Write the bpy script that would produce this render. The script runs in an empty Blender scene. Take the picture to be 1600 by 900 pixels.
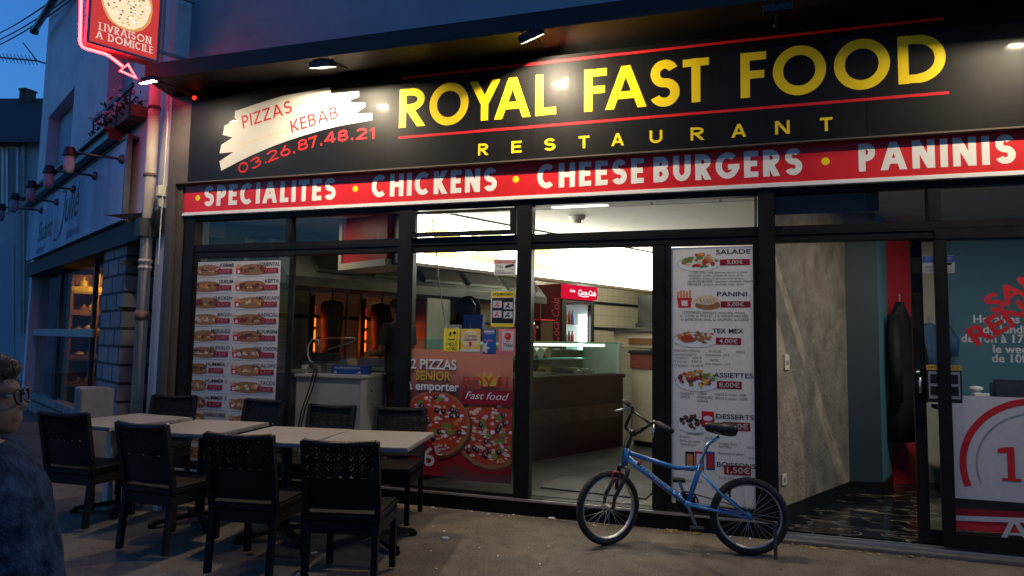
import bpy, bmesh, math, random
from mathutils import Vector, Matrix, noise
R = math.radians
random.seed(7)
SC = bpy.context.scene
COL = SC.collection

# ------------------------------------------------------------------ camera
FPX, H = 1050.0, 1.47
YAW, PITCH, ROLL = R(17.3626), R(4.4787), R(0.943)
_fw = Vector((-math.sin(YAW) * math.cos(PITCH), math.cos(YAW) * math.cos(PITCH), math.sin(PITCH)))
_r0 = Vector((math.cos(YAW), math.sin(YAW), 0)); _u0 = _r0.cross(_fw)
_rt = math.cos(ROLL) * _r0 + math.sin(ROLL) * _u0
_up = -math.sin(ROLL) * _r0 + math.cos(ROLL) * _u0
CAMPOS = Vector((0, 0, H))
cam = bpy.data.cameras.new('camera'); camo = bpy.data.objects.new('camera', cam); COL.objects.link(camo)
cam.sensor_width = 36; cam.lens = 36 * FPX / 1600; cam.clip_end = 600; cam.clip_start = 0.05
M4 = Matrix((_rt, _up, -_fw)).transposed().to_4x4(); M4.translation = CAMPOS
camo.matrix_world = M4
SC.camera = camo

# ------------------------------------------------------------------ world, exposure
W = bpy.data.worlds.new('World'); SC.world = W; W.use_nodes = True
_nt = W.node_tree; _bg = _nt.nodes['Background']
_sky = _nt.nodes.new('ShaderNodeTexSky'); _sky.sky_type = 'NISHITA'; _sky.sun_disc = False
_sky.sun_elevation = R(0.6); _sky.sun_rotation = R(60); _sky.air_density = 1.0; _sky.dust_density = 0.3; _sky.ozone_density = 3.0
_mx = _nt.nodes.new('ShaderNodeMix'); _mx.data_type = 'RGBA'; _mx.blend_type = 'MULTIPLY'; _mx.inputs[0].default_value = 1.0; _mx.inputs[7].default_value = (1.1, 2.3, 3.5, 1)   # camera white balance set for the lamps: dusk turns deep blue
_nt.links.new(_sky.outputs[0], _mx.inputs[6]); _nt.links.new(_mx.outputs[2], _bg.inputs[0]); _bg.inputs[1].default_value = 0.15
SC.view_settings.view_transform = 'Standard'; SC.view_settings.look = 'None'
SC.view_settings.exposure = 1.0; SC.view_settings.gamma = 1.0
SC.cycles.max_bounces = 8; SC.cycles.transparent_max_bounces = 16
SC.cycles.sample_clamp_indirect = 4.0; SC.cycles.use_denoising = True
SC.cycles.caustics_reflective = False; SC.cycles.caustics_refractive = False
FLOOD = 6000.0       # radiance of the halogen tubes in the floodlights over the sign
MENUBOX = 6.0        # radiance of the lit menu box

# ------------------------------------------------------------------ photo pixel -> point on a plane of the place
D = 5.60             # the shop front stands 5.6 m in front of the camera, along x
TH = R(27)           # the rooms behind it run at an angle of 27 degrees
RV = Vector((math.cos(TH), -math.sin(TH), 0)); DV = Vector((math.sin(TH), math.cos(TH), 0))
def ray(px, py): return _fw + _rt * ((px - 800) / FPX) - _up * ((py - 450) / FPX)
def F(px, py, off=0.0):
    r = ray(px, py); return CAMPOS + r * ((D - off) / r.y)
def Fm(px, py, off=0.0):
    p = F(px, py, off); return (p.x, p.z)
def G(px, py, z):
    r = ray(px, py); return CAMPOS + r * ((z - H) / r.z)
def V(px, py, P0, d):
    r = ray(px, py); n = Vector((-d.y, d.x, 0)); t = (Vector(P0) - CAMPOS).dot(n) / r.dot(n); return CAMPOS + r * t
KA = Vector((-2.013, 7.199, 0))
def K(a, b, z): return Vector((KA.x + RV.x * a + DV.x * b, KA.y + RV.y * a + DV.y * b, z))
N0 = Vector((-5.60, 5.62, 0)); ND = Vector((-math.cos(R(29)), math.sin(R(29)), 0)); NN = Vector((-ND.y, ND.x, 0))
if NN.dot(CAMPOS - N0) < 0: NN = -NN
def NB(s, z, o=0.0): p = N0 + ND * s + NN * o; return Vector((p.x, p.y, z))      # along the neighbour's front

# ------------------------------------------------------------------ materials
MATS = {}
def mat(name, col, rough=0.5, metal=0.0, var=0.0, scale=12.0, bump=0.0, bscale=None, spec=0.5, emit=None, estr=0.0, col2=None, stretch=None, coat=0.0, gen=False):
    m = bpy.data.materials.new(name); m.use_nodes = True; nt = m.node_tree; b = nt.nodes['Principled BSDF']
    b.inputs['Base Color'].default_value = (*col, 1); b.inputs['Roughness'].default_value = rough; b.inputs['Metallic'].default_value = metal
    b.inputs['Specular IOR Level'].default_value = spec
    if coat: b.inputs['Coat Weight'].default_value = coat; b.inputs['Coat Roughness'].default_value = 0.05
    if emit: b.inputs['Emission Color'].default_value = (*emit, 1); b.inputs['Emission Strength'].default_value = estr
    if var or bump or col2:
        tc = nt.nodes.new('ShaderNodeTexCoord'); mp = nt.nodes.new('ShaderNodeMapping'); nt.links.new(tc.outputs['Object'], mp.inputs[0])
        if stretch: mp.inputs['Scale'].default_value = stretch
    if var or col2:
        n = nt.nodes.new('ShaderNodeTexNoise'); n.inputs['Scale'].default_value = scale; n.inputs['Detail'].default_value = 6; n.inputs['Roughness'].default_value = 0.65
        nt.links.new(mp.outputs[0], n.inputs['Vector'])
        rp = nt.nodes.new('ShaderNodeValToRGB'); rp.color_ramp.elements[0].position = 0.32; rp.color_ramp.elements[1].position = 0.68
        c2 = col2 or tuple(min(1, c * (1 + var)) for c in col); c1 = col if col2 else tuple(c * (1 - var) for c in col)
        rp.color_ramp.elements[0].color = (*c1, 1); rp.color_ramp.elements[1].color = (*c2, 1)
        nt.links.new(n.outputs['Fac'], rp.inputs[0]); nt.links.new(rp.outputs[0], b.inputs['Base Color'])
        rr = nt.nodes.new('ShaderNodeMapRange'); rr.inputs[3].default_value = max(0.02, rough * 0.8); rr.inputs[4].default_value = min(1, rough * 1.2)
        nt.links.new(n.outputs['Fac'], rr.inputs[0]); nt.links.new(rr.outputs[0], b.inputs['Roughness'])
    if bump:
        n2 = nt.nodes.new('ShaderNodeTexNoise'); n2.inputs['Scale'].default_value = bscale or scale * 4; n2.inputs['Detail'].default_value = 5
        nt.links.new(mp.outputs[0], n2.inputs['Vector'])
        bp = nt.nodes.new('ShaderNodeBump'); bp.inputs['Strength'].default_value = bump; bp.inputs['Distance'].default_value = 0.02
        nt.links.new(n2.outputs['Fac'], bp.inputs['Height']); nt.links.new(bp.outputs[0], b.inputs['Normal'])
    MATS[name] = m; return m
def emat(name, col, s):
    m = bpy.data.materials.new(name); m.use_nodes = True; nt = m.node_tree; nt.nodes.remove(nt.nodes['Principled BSDF'])
    e = nt.nodes.new('ShaderNodeEmission'); e.inputs[0].default_value = (*col, 1); e.inputs[1].default_value = s
    nt.links.new(e.outputs[0], nt.nodes['Material Output'].inputs[0]); MATS[name] = m; return m
def glassmat(name, tint=(0.93, 0.95, 0.95), rough=0.01, lo=0.05, hi=0.9):
    m = bpy.data.materials.new(name); m.use_nodes = True; nt = m.node_tree; nt.nodes.remove(nt.nodes['Principled BSDF'])
    t = nt.nodes.new('ShaderNodeBsdfTransparent'); t.inputs[0].default_value = (*tint, 1)
    g = nt.nodes.new('ShaderNodeBsdfGlossy'); g.inputs['Roughness'].default_value = rough
    lw = nt.nodes.new('ShaderNodeLayerWeight'); lw.inputs[0].default_value = 0.5
    p = nt.nodes.new('ShaderNodeMath'); p.operation = 'POWER'; p.inputs[1].default_value = 5; nt.links.new(lw.outputs['Facing'], p.inputs[0])
    r = nt.nodes.new('ShaderNodeMapRange'); r.inputs[3].default_value = lo; r.inputs[4].default_value = hi; nt.links.new(p.outputs[0], r.inputs[0])
    mx = nt.nodes.new('ShaderNodeMixShader'); nt.links.new(r.outputs[0], mx.inputs[0]); nt.links.new(t.outputs[0], mx.inputs[1]); nt.links.new(g.outputs[0], mx.inputs[2])
    nt.links.new(mx.outputs[0], nt.nodes['Material Output'].inputs[0]); MATS[name] = m; return m
def brickmat(name, c1, c2, mortar, scale, bw, bh, msize=0.02, rough=0.7, bump=0.3, plane='XZ', offset=0.5, var=0.0):
    m = mat(name, c1, rough); nt = m.node_tree; b = nt.nodes['Principled BSDF']
    tc = nt.nodes.new('ShaderNodeTexCoord'); sx = nt.nodes.new('ShaderNodeSeparateXYZ'); cx = nt.nodes.new('ShaderNodeCombineXYZ')
    nt.links.new(tc.outputs['Object'], sx.inputs[0])
    if plane == 'H':                                            # walls at any angle: distance along x+y, height
        ad = nt.nodes.new('ShaderNodeVectorMath'); ad.operation = 'DOT_PRODUCT'; ad.inputs[1].default_value = DV
        nt.links.new(tc.outputs['Object'], ad.inputs[0]); nt.links.new(ad.outputs['Value'], cx.inputs[0]); nt.links.new(sx.outputs['Z'], cx.inputs[1])
    else:
        nt.links.new(sx.outputs[plane[0]], cx.inputs[0]); nt.links.new(sx.outputs[plane[1]], cx.inputs[1])
    t = nt.nodes.new('ShaderNodeTexBrick'); t.inputs['Color1'].default_value = (*c1, 1); t.inputs['Color2'].default_value = (*c2, 1); t.inputs['Mortar'].default_value = (*mortar, 1)
    t.inputs['Scale'].default_value = scale; t.inputs['Brick Width'].default_value = bw; t.inputs['Row Height'].default_value = bh; t.inputs['Mortar Size'].default_value = msize; t.offset = offset
    nt.links.new(cx.outputs[0], t.inputs['Vector'])
    nz = nt.nodes.new('ShaderNodeTexNoise'); nz.inputs['Scale'].default_value = 9; nz.inputs['Detail'].default_value = 6; nt.links.new(tc.outputs['Object'], nz.inputs['Vector'])
    mr = nt.nodes.new('ShaderNodeMapRange'); mr.inputs[3].default_value = 1 - var; mr.inputs[4].default_value = 1 + var; nt.links.new(nz.outputs['Fac'], mr.inputs[0])
    mu = nt.nodes.new('ShaderNodeMix'); mu.data_type = 'RGBA'; mu.blend_type = 'MULTIPLY'; mu.inputs[0].default_value = 1
    nt.links.new(t.outputs['Color'], mu.inputs[6]); nt.links.new(mr.outputs[0], mu.inputs[7]); nt.links.new(mu.outputs[2], b.inputs['Base Color'])
    bp = nt.nodes.new('ShaderNodeBump'); bp.inputs['Strength'].default_value = bump; bp.inputs['Distance'].default_value = 0.01; bp.invert = True
    nt.links.new(t.outputs['Fac'], bp.inputs['Height']); nt.links.new(bp.outputs[0], b.inputs['Normal'])
    return m

# ------------------------------------------------------------------ objects and tags
ORG = {}
def tag(o, label, cat, group=None):
    o['label'] = label; o['category'] = cat
    if group: o['group'] = group
    return o
def thing(name, label, cat, loc=(0, 0, 0), group=None):
    o = bpy.data.objects.new(name, None); COL.objects.link(o); o.location = loc; o.empty_display_size = 0.1
    ORG[o] = Vector(loc); return tag(o, label, cat, group)
class MB:
    def __init__(s): s.v = []; s.f = []; s.m = []
    def add(s, vs, fs, mi=0):
        n = len(s.v); s.v += [Vector(v) for v in vs]; s.f += [[n + i for i in f] for f in fs]; s.m += [mi] * len(fs); return s
    def box(s, c, d, mi=0, rot=0.0, rx=0.0):
        M = Matrix.Rotation(rot, 3, 'Z') @ Matrix.Rotation(rx, 3, 'X'); c = Vector(c); h = Vector(d) / 2
        vs = [c + M @ Vector((x * h.x, y * h.y, z * h.z)) for x in (-1, 1) for y in (-1, 1) for z in (-1, 1)]
        return s.add(vs, [(0, 1, 3, 2), (4, 6, 7, 5), (0, 4, 5, 1), (2, 3, 7, 6), (0, 2, 6, 4), (1, 5, 7, 3)], mi)
    def b2(s, a, b, mi=0):                                         # axis box from corner to corner
        a, b = Vector(a), Vector(b); return s.box((a + b) / 2, [abs(q) for q in (b - a)], mi)
    def prism(s, pts, vec, mi=0):
        n = len(pts); vec = Vector(vec); P = [Vector(p) for p in pts]
        return s.add(P + [p + vec for p in P], [tuple(range(n))[::-1], tuple(range(n, 2 * n))] + [(i, (i + 1) % n, n + (i + 1) % n, n + i) for i in range(n)], mi)
    def poly(s, pts, mi=0): return s.add(pts, [tuple(range(len(pts)))], mi)
    def wall(s, p, q, z0, z1, t, mi=0):                            # upright slab between two ground points, t metres thick to the right of p->q
        p = Vector((p[0], p[1], 0)); q = Vector((q[0], q[1], 0)); d = (q - p).normalized(); n = Vector((d.y, -d.x, 0)) * t
        return s.prism([(*p.xy, z0), (*q.xy, z0), (*q.xy, z1), (*p.xy, z1)], n, mi)
    def tube(s, pts, r, n=8, mi=0, caps=True, closed=False):
        P = [Vector(p) for p in pts]; rs = r if isinstance(r, (list, tuple)) else [r] * len(P); base = len(s.v); ref = None; N = len(P)
        for i, p in enumerate(P):
            if closed: t = (P[(i + 1) % N] - P[i - 1]).normalized()
            else: t = ((P[min(i + 1, N - 1)] - p).normalized() + (p - P[max(i - 1, 0)]).normalized()).normalized()
            if ref is None: ref = t.orthogonal().normalized()
            ref = (ref - t * ref.dot(t)).normalized(); bn = t.cross(ref)
            s.v += [p + (ref * math.cos(2 * math.pi * k / n) + bn * math.sin(2 * math.pi * k / n)) * rs[i] for k in range(n)]
        fs = []
        for i in range(N if closed else N - 1):
            j = (i + 1) % N
            fs += [(base + i * n + k, base + i * n + (k + 1) % n, base + j * n + (k + 1) % n, base + j * n + k) for k in range(n)]
        if caps and not closed: fs += [tuple(base + k for k in range(n))[::-1], tuple(base + (N - 1) * n + k for k in range(n))]
        s.f += [list(f) for f in fs]; s.m += [mi] * len(fs); return s
    def bar(s, p, q, w, h, mi=0, up=(0, 0, 1)):
        p, q = Vector(p), Vector(q); t = (q - p).normalized(); u = Vector(up); a = t.cross(u)
        if a.length < 1e-4: a = t.cross(Vector((0, 1, 0)))
        a.normalize(); u = a.cross(t); a *= w / 2; u *= h / 2
        return s.prism([p - a - u, p + a - u, p + a + u, p - a + u], q - p, mi)
    def lathe(s, prof, c, n=16, mi=0):
        c = Vector(c); base = len(s.v); m = len(prof)
        for r_, z in prof: s.v += [c + Vector((r_ * math.cos(2 * math.pi * k / n), r_ * math.sin(2 * math.pi * k / n), z)) for k in range(n)]
        fs = [(base + i * n + k, base + i * n + (k + 1) % n, base + (i + 1) * n + (k + 1) % n, base + (i + 1) * n + k) for i in range(m - 1) for k in range(n)]
        fs += [tuple(base + k for k in range(n))[::-1], tuple(base + (m - 1) * n + k for k in range(n))]
        s.f += [list(f) for f in fs]; s.m += [mi] * len(fs); return s
    def ell(s, c, r, n=14, m=9, mi=0, rot=None):
        c = Vector(c); r = Vector((r, r, r)) if isinstance(r, (int, float)) else Vector(r); base = len(s.v); M = rot or Matrix.Identity(3)
        for i in range(1, m):
            a = math.pi * i / m
            for k in range(n):
                b = 2 * math.pi * k / n; s.v.append(c + M @ Vector((r.x * math.sin(a) * math.cos(b), r.y * math.sin(a) * math.sin(b), r.z * math.cos(a))))
        s.v += [c + M @ Vector((0, 0, r.z)), c - M @ Vector((0, 0, r.z))]; T, B = len(s.v) - 2, len(s.v) - 1
        fs = [(base + i * n + k, base + (i + 1) * n + k, base + (i + 1) * n + (k + 1) % n, base + i * n + (k + 1) % n) for i in range(m - 2) for k in range(n)]
        fs += [(T, base + k, base + (k + 1) % n) for k in range(n)] + [(B, base + (m - 2) * n + (k + 1) % n, base + (m - 2) * n + k) for k in range(n)]
        s.f += [list(f) for f in fs]; s.m += [mi] * len(fs); return s
    def build(s, name, mats, parent=None, smooth=False, bevel=0.0, label=None):
        o0 = ORG.get(parent, Vector((0, 0, 0))) if parent else Vector((0, 0, 0))
        me = bpy.data.meshes.new(name); me.from_pydata([v - o0 for v in s.v], [], s.f)
        for x in (mats if isinstance(mats, (list, tuple)) else [mats]): me.materials.append(MATS[x] if isinstance(x, str) else x)
        me.polygons.foreach_set('material_index', s.m)
        if smooth: me.polygons.foreach_set('use_smooth', [True] * len(me.polygons))
        me.update(); bm = bmesh.new(); bm.from_mesh(me); bmesh.ops.recalc_face_normals(bm, faces=bm.faces)
        if bevel: bmesh.ops.bevel(bm, geom=[e for e in bm.edges if e.is_manifold and e.calc_face_angle(0) > 0.6], offset=bevel, segments=2, affect='EDGES', clamp_overlap=True)
        bm.to_mesh(me); bm.free()
        o = bpy.data.objects.new(name, me); COL.objects.link(o)
        if parent: o.parent = parent; ORG[o] = o0
        if label: o['label'] = label
        return o
def solo(name, mb, mats, label, cat, group=None, **kw):
    lo = [min(v[i] for v in mb.v) for i in range(3)]; hi = [max(v[i] for v in mb.v) for i in range(3)]; c = Vector(((lo[0] + hi[0]) / 2, (lo[1] + hi[1]) / 2, lo[2]))
    mb.v = [v - c for v in mb.v]; o = mb.build(name, mats, **kw); o.location = c; ORG[o] = c; return tag(o, label, cat, group)
def struct(name, mb, mats, parent=None, **kw):
    o = mb.build(name, mats, parent, **kw); o['kind'] = 'structure'; return o
def copy_tree(o, parent=None):
    c = o.copy(); COL.objects.link(c)
    if parent: c.parent = parent
    for ch in list(o.children): copy_tree(ch, c)
    return c

# ------------------------------------------------------------------ flat lettering and printing
PAL = ['print_white', 'print_black', 'print_red', 'print_dark_red', 'print_bun', 'print_orange', 'print_cream', 'print_green', 'print_meat', 'print_yellow', 'print_tomato', 'print_blue', 'print_grey', 'print_pink', 'print_gold', 'print_pale']
WHITE, BLACK, RED, DRED, BUN, ORANGE, CREAM, GREEN, MEAT, YELLOW, TOMATO, BLUE, GREY, PINK, GOLD, PALE = range(16)
for n_, c_ in zip(PAL, [(.78, .78, .77), (.02, .02, .022), (.62, .03, .035), (.30, .012, .03), (.36, .17, .07), (.68, .25, .06), (.72, .58, .38), (.20, .27, .06), (.15, .05, .03), (.76, .58, .04), (.50, .06, .03), (.02, .07, .28), (.33, .33, .33), (.62, .17, .22), (.62, .40, .06), (.60, .58, .57)]):
    _m = mat(n_, c_, 0.35, var=0.06, scale=30)
    # paper and vinyl let a little of the light behind them through
    _n = _m.node_tree; _b = _n.nodes['Principled BSDF']; _t = _n.nodes.new('ShaderNodeBsdfTranslucent'); _x = _n.nodes.new('ShaderNodeMixShader'); _x.inputs[0].default_value = .2
    _n.links.new(_b.inputs['Base Color'].links[0].from_socket, _t.inputs[0]); _n.links.new(_b.outputs[0], _x.inputs[1]); _n.links.new(_t.outputs[0], _x.inputs[2]); _n.links.new(_x.outputs[0], _n.nodes['Material Output'].inputs[0])
_tc = {}
def ftext(s, bold=0.0, shear=0.0):
    k = (s, bold, shear)
    if k not in _tc:
        cu = bpy.data.curves.new('t', 'FONT'); cu.body = s; cu.size = 1; cu.offset = bold; cu.resolution_u = 3; cu.fill_mode = 'FRONT'; cu.shear = shear
        ob = bpy.data.objects.new('t', cu); me = bpy.data.meshes.new_from_object(ob)
        vs = [(v.co.x, v.co.y) for v in me.vertices]; fs = [tuple(p.vertices) for p in me.polygons]
        bpy.data.objects.remove(ob); bpy.data.curves.remove(cu); bpy.data.meshes.remove(me)
        _tc[k] = (vs, fs, max(v[0] for v in vs) if vs else 0.3)
    return _tc[k]
CAPH = max(v[1] for v in ftext('H')[0])
def arc(cx, cy, rx, ry, a0, a1): return ('a', cx, cy, rx, ry, a0, a1)
def vb(u=0, a=0, b=1): return ('v', u, a, b)
def hb(v, a=0, b=1): return ('h', v, a, b)
def dg(a, b, c, d): return ('d', a, b, c, d)
GL = {'A': (.86, [dg(0, 0, .5, 1), dg(1, 0, .5, 1), hb(.27, .2, .8)]),
 'B': (.6, [vb(), hb(1, 0, .5), hb(.53, 0, .5), hb(0, 0, .5), arc(.45, .765, .5, .235, -90, 90), arc(.45, .265, .55, .265, -90, 90)]),
 'C': (.78, [arc(.55, .5, .55, .5, 48, 312)]), 'D': (.74, [vb(), hb(1, 0, .42), hb(0, 0, .42), arc(.38, .5, .62, .5, -90, 90)]),
 'E': (.52, [vb(), hb(1), hb(.52, 0, .92), hb(0)]), 'F': (.5, [vb(), hb(1), hb(.5, 0, .92)]),
 'G': (.88, [arc(.5, .5, .5, .5, 45, 350), hb(.42, .52, 1)]), 'H': (.7, [vb(), vb(1), hb(.52)]), 'I': (.0, [vb()]),
 'J': (.45, [vb(1, .25, 1), arc(.5, .25, .5, .25, 180, 360)]), 'K': (.66, [vb(), dg(.12, .40, 1, 1), dg(.30, .52, 1, 0)]), 'L': (.48, [vb(), hb(0)]),
 'M': (.95, [vb(), vb(1), dg(0, 1, .5, .15), dg(1, 1, .5, .15)]), 'N': (.72, [vb(), vb(1), dg(0, 1, 1, 0)]), 'O': (1.0, [arc(.5, .5, .5, .5, 0, 360)]),
 'P': (.56, [vb(), hb(1, 0, .5), hb(.46, 0, .5), arc(.45, .73, .55, .27, -90, 90)]), 'Q': (1.0, [arc(.5, .5, .5, .5, 0, 360), dg(.6, .3, 1.0, -.05)]),
 'R': (.6, [vb(), hb(1, 0, .5), hb(.5, 0, .5), arc(.42, .75, .55, .25, -90, 90), dg(.40, .45, 1, 0)]),
 'S': (.62, [arc(.5, .755, .45, .245, 25, 270), arc(.5, .255, .5, .255, 90, -155)]), 'T': (.6, [vb(.5), hb(1)]),
 'U': (.68, [vb(0, .36, 1), vb(1, .36, 1), arc(.5, .37, .5, .37, 180, 360)]), 'V': (.8, [dg(0, 1, .5, 0), dg(1, 1, .5, 0)]),
 'W': (1.2, [dg(0, 1, .27, 0), dg(.5, 1, .27, 0), dg(.5, 1, .75, 0), dg(1, 1, .75, 0)]), 'X': (.75, [dg(0, 0, 1, 1), dg(1, 0, 0, 1)]),
 'Y': (.78, [dg(0, 1, .5, .42), dg(1, 1, .5, .42), vb(.5, 0, .47)]), 'Z': (.66, [hb(1), hb(0), dg(0, .08, 1, .92)]),
 '0': (.66, [arc(.5, .5, .5, .5, 0, 360)]), '1': (.3, [vb(1), dg(0, .74, 1, .95)]), '2': (.62, [arc(.48, .71, .48, .29, 165, -30), dg(0, .06, .93, .60), hb(0)]),
 '3': (.6, [arc(.45, .76, .47, .24, 150, -90), arc(.45, .26, .53, .26, 90, -150)]), '4': (.66, [vb(.78), hb(.22), dg(.02, .24, .76, 1)]),
 '6': (.64, [arc(.5, .31, .5, .31, 0, 360), dg(.06, .38, .62, 1)]), '7': (.6, [hb(1), dg(.22, 0, .95, .95)]), '8': (.64, [arc(.5, .765, .43, .235, 0, 360), arc(.5, .265, .5, .265, 0, 360)]),
 '5': (.6, [hb(1, .1, 1), vb(.08, .5, 1), arc(.45, .31, .53, .31, 120, -150)]), '9': (.64, [arc(.5, .69, .5, .31, 0, 360), dg(.94, .62, .4, 0)]), '.': (.0, [vb(0, 0, .2)]), ' ': (.34, [])}
def glyph(ch, w, t, serif=False):
    """Outline pieces of a letter of cap height 1, width w and stroke t: lists of (x, y)."""
    out = []; iw, ih = max(w - t, 0), 1 - t
    X = lambda u: t / 2 + u * iw
    Y = lambda v: t / 2 + v * ih
    rc = lambda x0, y0, x1, y1: out.append(([(x0, y0), (x1, y0), (x1, y1), (x0, y1)], pi + (.5 if abs(y1 - y0) < t * .4 else 0)))
    for pi, p in enumerate(GL[ch][1]):
        if p[0] == 'v':
            rc(X(p[1]) - t / 2, p[2], X(p[1]) + t / 2, p[3])
            if serif:
                for q in (0, 1):
                    if p[2 + q] in (0, 1): rc(X(p[1]) - t * 1.1, p[2 + q] - (t * .35 if p[2 + q] else 0), X(p[1]) + t * 1.1, p[2 + q] + (0 if p[2 + q] else t * .35))
        elif p[0] == 'h':
            th = t * (.5 if serif else .92); rc(p[2] * w, Y(p[1]) - th / 2, p[3] * w, Y(p[1]) + th / 2)
        elif p[0] == 'd':
            x0, y0, x1, y1 = X(p[1]), p[2], X(p[3]), p[4]; th = t * math.hypot(x1 - x0, y1 - y0) / max(abs(y1 - y0), .3) * .5
            if serif and x1 < x0 and y1 > y0: th *= 1.0
            out.append(([(x0 - th, y0), (x0 + th, y0), (x1 + th, y1), (x1 - th, y1)], pi))
            if serif and p[2] == 0: rc(x0 - t * .9, 0, x0 + t * .9, t * .35)
        else:
            _, cx, cy, rx, ry, a0, a1 = p; n = max(8, int(abs(a1 - a0) / 10)); A, B = [], []
            for i in range(n + 1):
                a = R(a0 + (a1 - a0) * i / n); c_, s_ = math.cos(a), math.sin(a); RX, RY = rx * iw, ry * ih
                A.append((X(cx) + (RX + t / 2) * c_, Y(cy) + (RY + t / 2) * s_)); B.append((X(cx) + max(RX - t / 2, .004) * c_, Y(cy) + max(RY - t / 2, .004) * s_))
            for i in range(n): out.append(([A[i], A[i + 1], B[i + 1], B[i]], pi))
    return out
class Art:
    """Flat printing on an upright plane: items in (x, z) metres, lifted off it layer by layer."""
    def __init__(s, fn): s.fn = fn; s.mb = MB()
    def poly(s, pts, mi=0, ly=1): s.mb.poly([s.fn(x, z, ly * 0.0006) for x, z in pts], mi); return s
    def rect(s, x0, z0, x1, z1, mi=0, ly=1): return s.poly([(x0, z0), (x1, z0), (x1, z1), (x0, z1)], mi, ly)
    def disc(s, cx, cz, rx, rz, mi=0, ly=1, n=18, wob=0.0, rng=None, clip=None):
        pts = []
        for k in range(n):
            q = 1 + (rng.uniform(-wob, wob) if rng else 0); pts.append((cx + rx * q * math.cos(2 * math.pi * k / n), cz + rz * q * math.sin(2 * math.pi * k / n)))
        if clip: pts = clip_rect(pts, *clip)
        return s.poly(pts, mi, ly) if len(pts) > 2 else s
    def ring(s, cx, cz, rx, rz, w, mi=0, ly=1, a0=0, a1=360, n=40, clip=None):
        for i in range(n):
            a, b = R(a0 + (a1 - a0) * i / n), R(a0 + (a1 - a0) * (i + 1) / n)
            q = [(cx + (rx - d) * math.cos(t), cz + (rz - d) * math.sin(t)) for t, d in ((a, 0), (b, 0), (b, w), (a, w))]
            if clip: q = clip_rect(q, *clip)
            if len(q) > 2: s.poly(q, mi, ly)
        return s
    def line(s, p, q, w, mi=0, ly=1):
        d = Vector((q[0] - p[0], q[1] - p[1])); n = Vector((-d.y, d.x)).normalized() * w / 2
        return s.poly([(p[0] + n.x, p[1] + n.y), (q[0] + n.x, q[1] + n.y), (q[0] - n.x, q[1] - n.y), (p[0] - n.x, p[1] - n.y)], mi, ly)
    def stroke(s, pts, w, mi=0, ly=1):
        for i in range(len(pts) - 1): s.line(pts[i], pts[i + 1], w, mi, ly + (i % 2) * .3)
        return s
    def put(s, o, ex, ey, polys, mi, ly):
        for i, p in enumerate(polys):
            p, k = p
            s.poly([(o[0] + ex[0] * x + ey[0] * y, o[1] + ex[1] * x + ey[1] * y) for x, y in p], mi, ly + k * 0.12)
    def glyph(s, ch, x0, x1, z0, z1, t, mi=0, ly=1, serif=False):
        hh = z1 - z0; w = (x1 - x0) / hh; s.put((x0, z0), (hh, 0), (0, hh), glyph(ch, w, t, serif), mi, ly); return s
    def stext(s, txt, p0, p1, hh, t=0.2, mi=0, ly=1, gap=0.14, serif=False, slant=0.0):
        """Stroke lettering along p0->p1, cap height hh."""
        ws = [max(GL[c][0], t) if c != ' ' else .34 for c in txt]; tot = sum(ws) + gap * (len(txt) - 1)
        d = Vector((p1[0] - p0[0], p1[1] - p0[1])); L = d.length; d.normalize(); n = Vector((-d.y, d.x)); k = L / (tot * hh); x = 0
        for c, w in zip(txt, ws):
            o = (p0[0] + d.x * x * hh * k, p0[1] + d.y * x * hh * k)
            s.put(o, (d.x * hh, d.y * hh), (n.x * hh + d.x * slant * hh, n.y * hh + d.y * slant * hh), glyph(c, max(w * k, t), t, serif), mi, ly); x += w + gap
        return s
    def text(s, txt, p, hh, mi=0, ly=1, width=None, align='l', bold=0.0, ang=0.0, shear=0.0, squeeze=1.0):
        vs, fs, w = ftext(txt, bold, shear); k = hh / CAPH; sx = k * squeeze if width is None else width / w
        off = {'l': 0, 'c': -w * sx / 2, 'r': -w * sx}[align]; c_, s_ = math.cos(ang), math.sin(ang)
        P = []
        for x, y in vs:
            a, b = x * sx + off, y * k; P.append(s.fn(p[0] + a * c_ - b * s_, p[1] + a * s_ + b * c_, ly * 0.0006))
        s.mb.add(P, fs, mi); return s
    def build(s, name, parent, mats=None, label=None): return s.mb.build(name, mats or PAL, parent, label=label)
def clip_rect(pts, x0, z0, x1, z1):
    for ax, lim, sg in ((0, x0, 1), (0, x1, -1), (1, z0, 1), (1, z1, -1)):
        out = []
        for i in range(len(pts)):
            a, b = pts[i - 1], pts[i]; ia, ib = sg * (a[ax] - lim) >= 0, sg * (b[ax] - lim) >= 0
            if ia != ib:
                t = (lim - a[ax]) / (b[ax] - a[ax]); out.append((a[0] + (b[0] - a[0]) * t, a[1] + (b[1] - a[1]) * t))
            if ib: out.append(b)
        pts = out
        if not pts: break
    return pts
def on_front(off): return lambda x, z, l: Vector((x, D - off - l, z))
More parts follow.
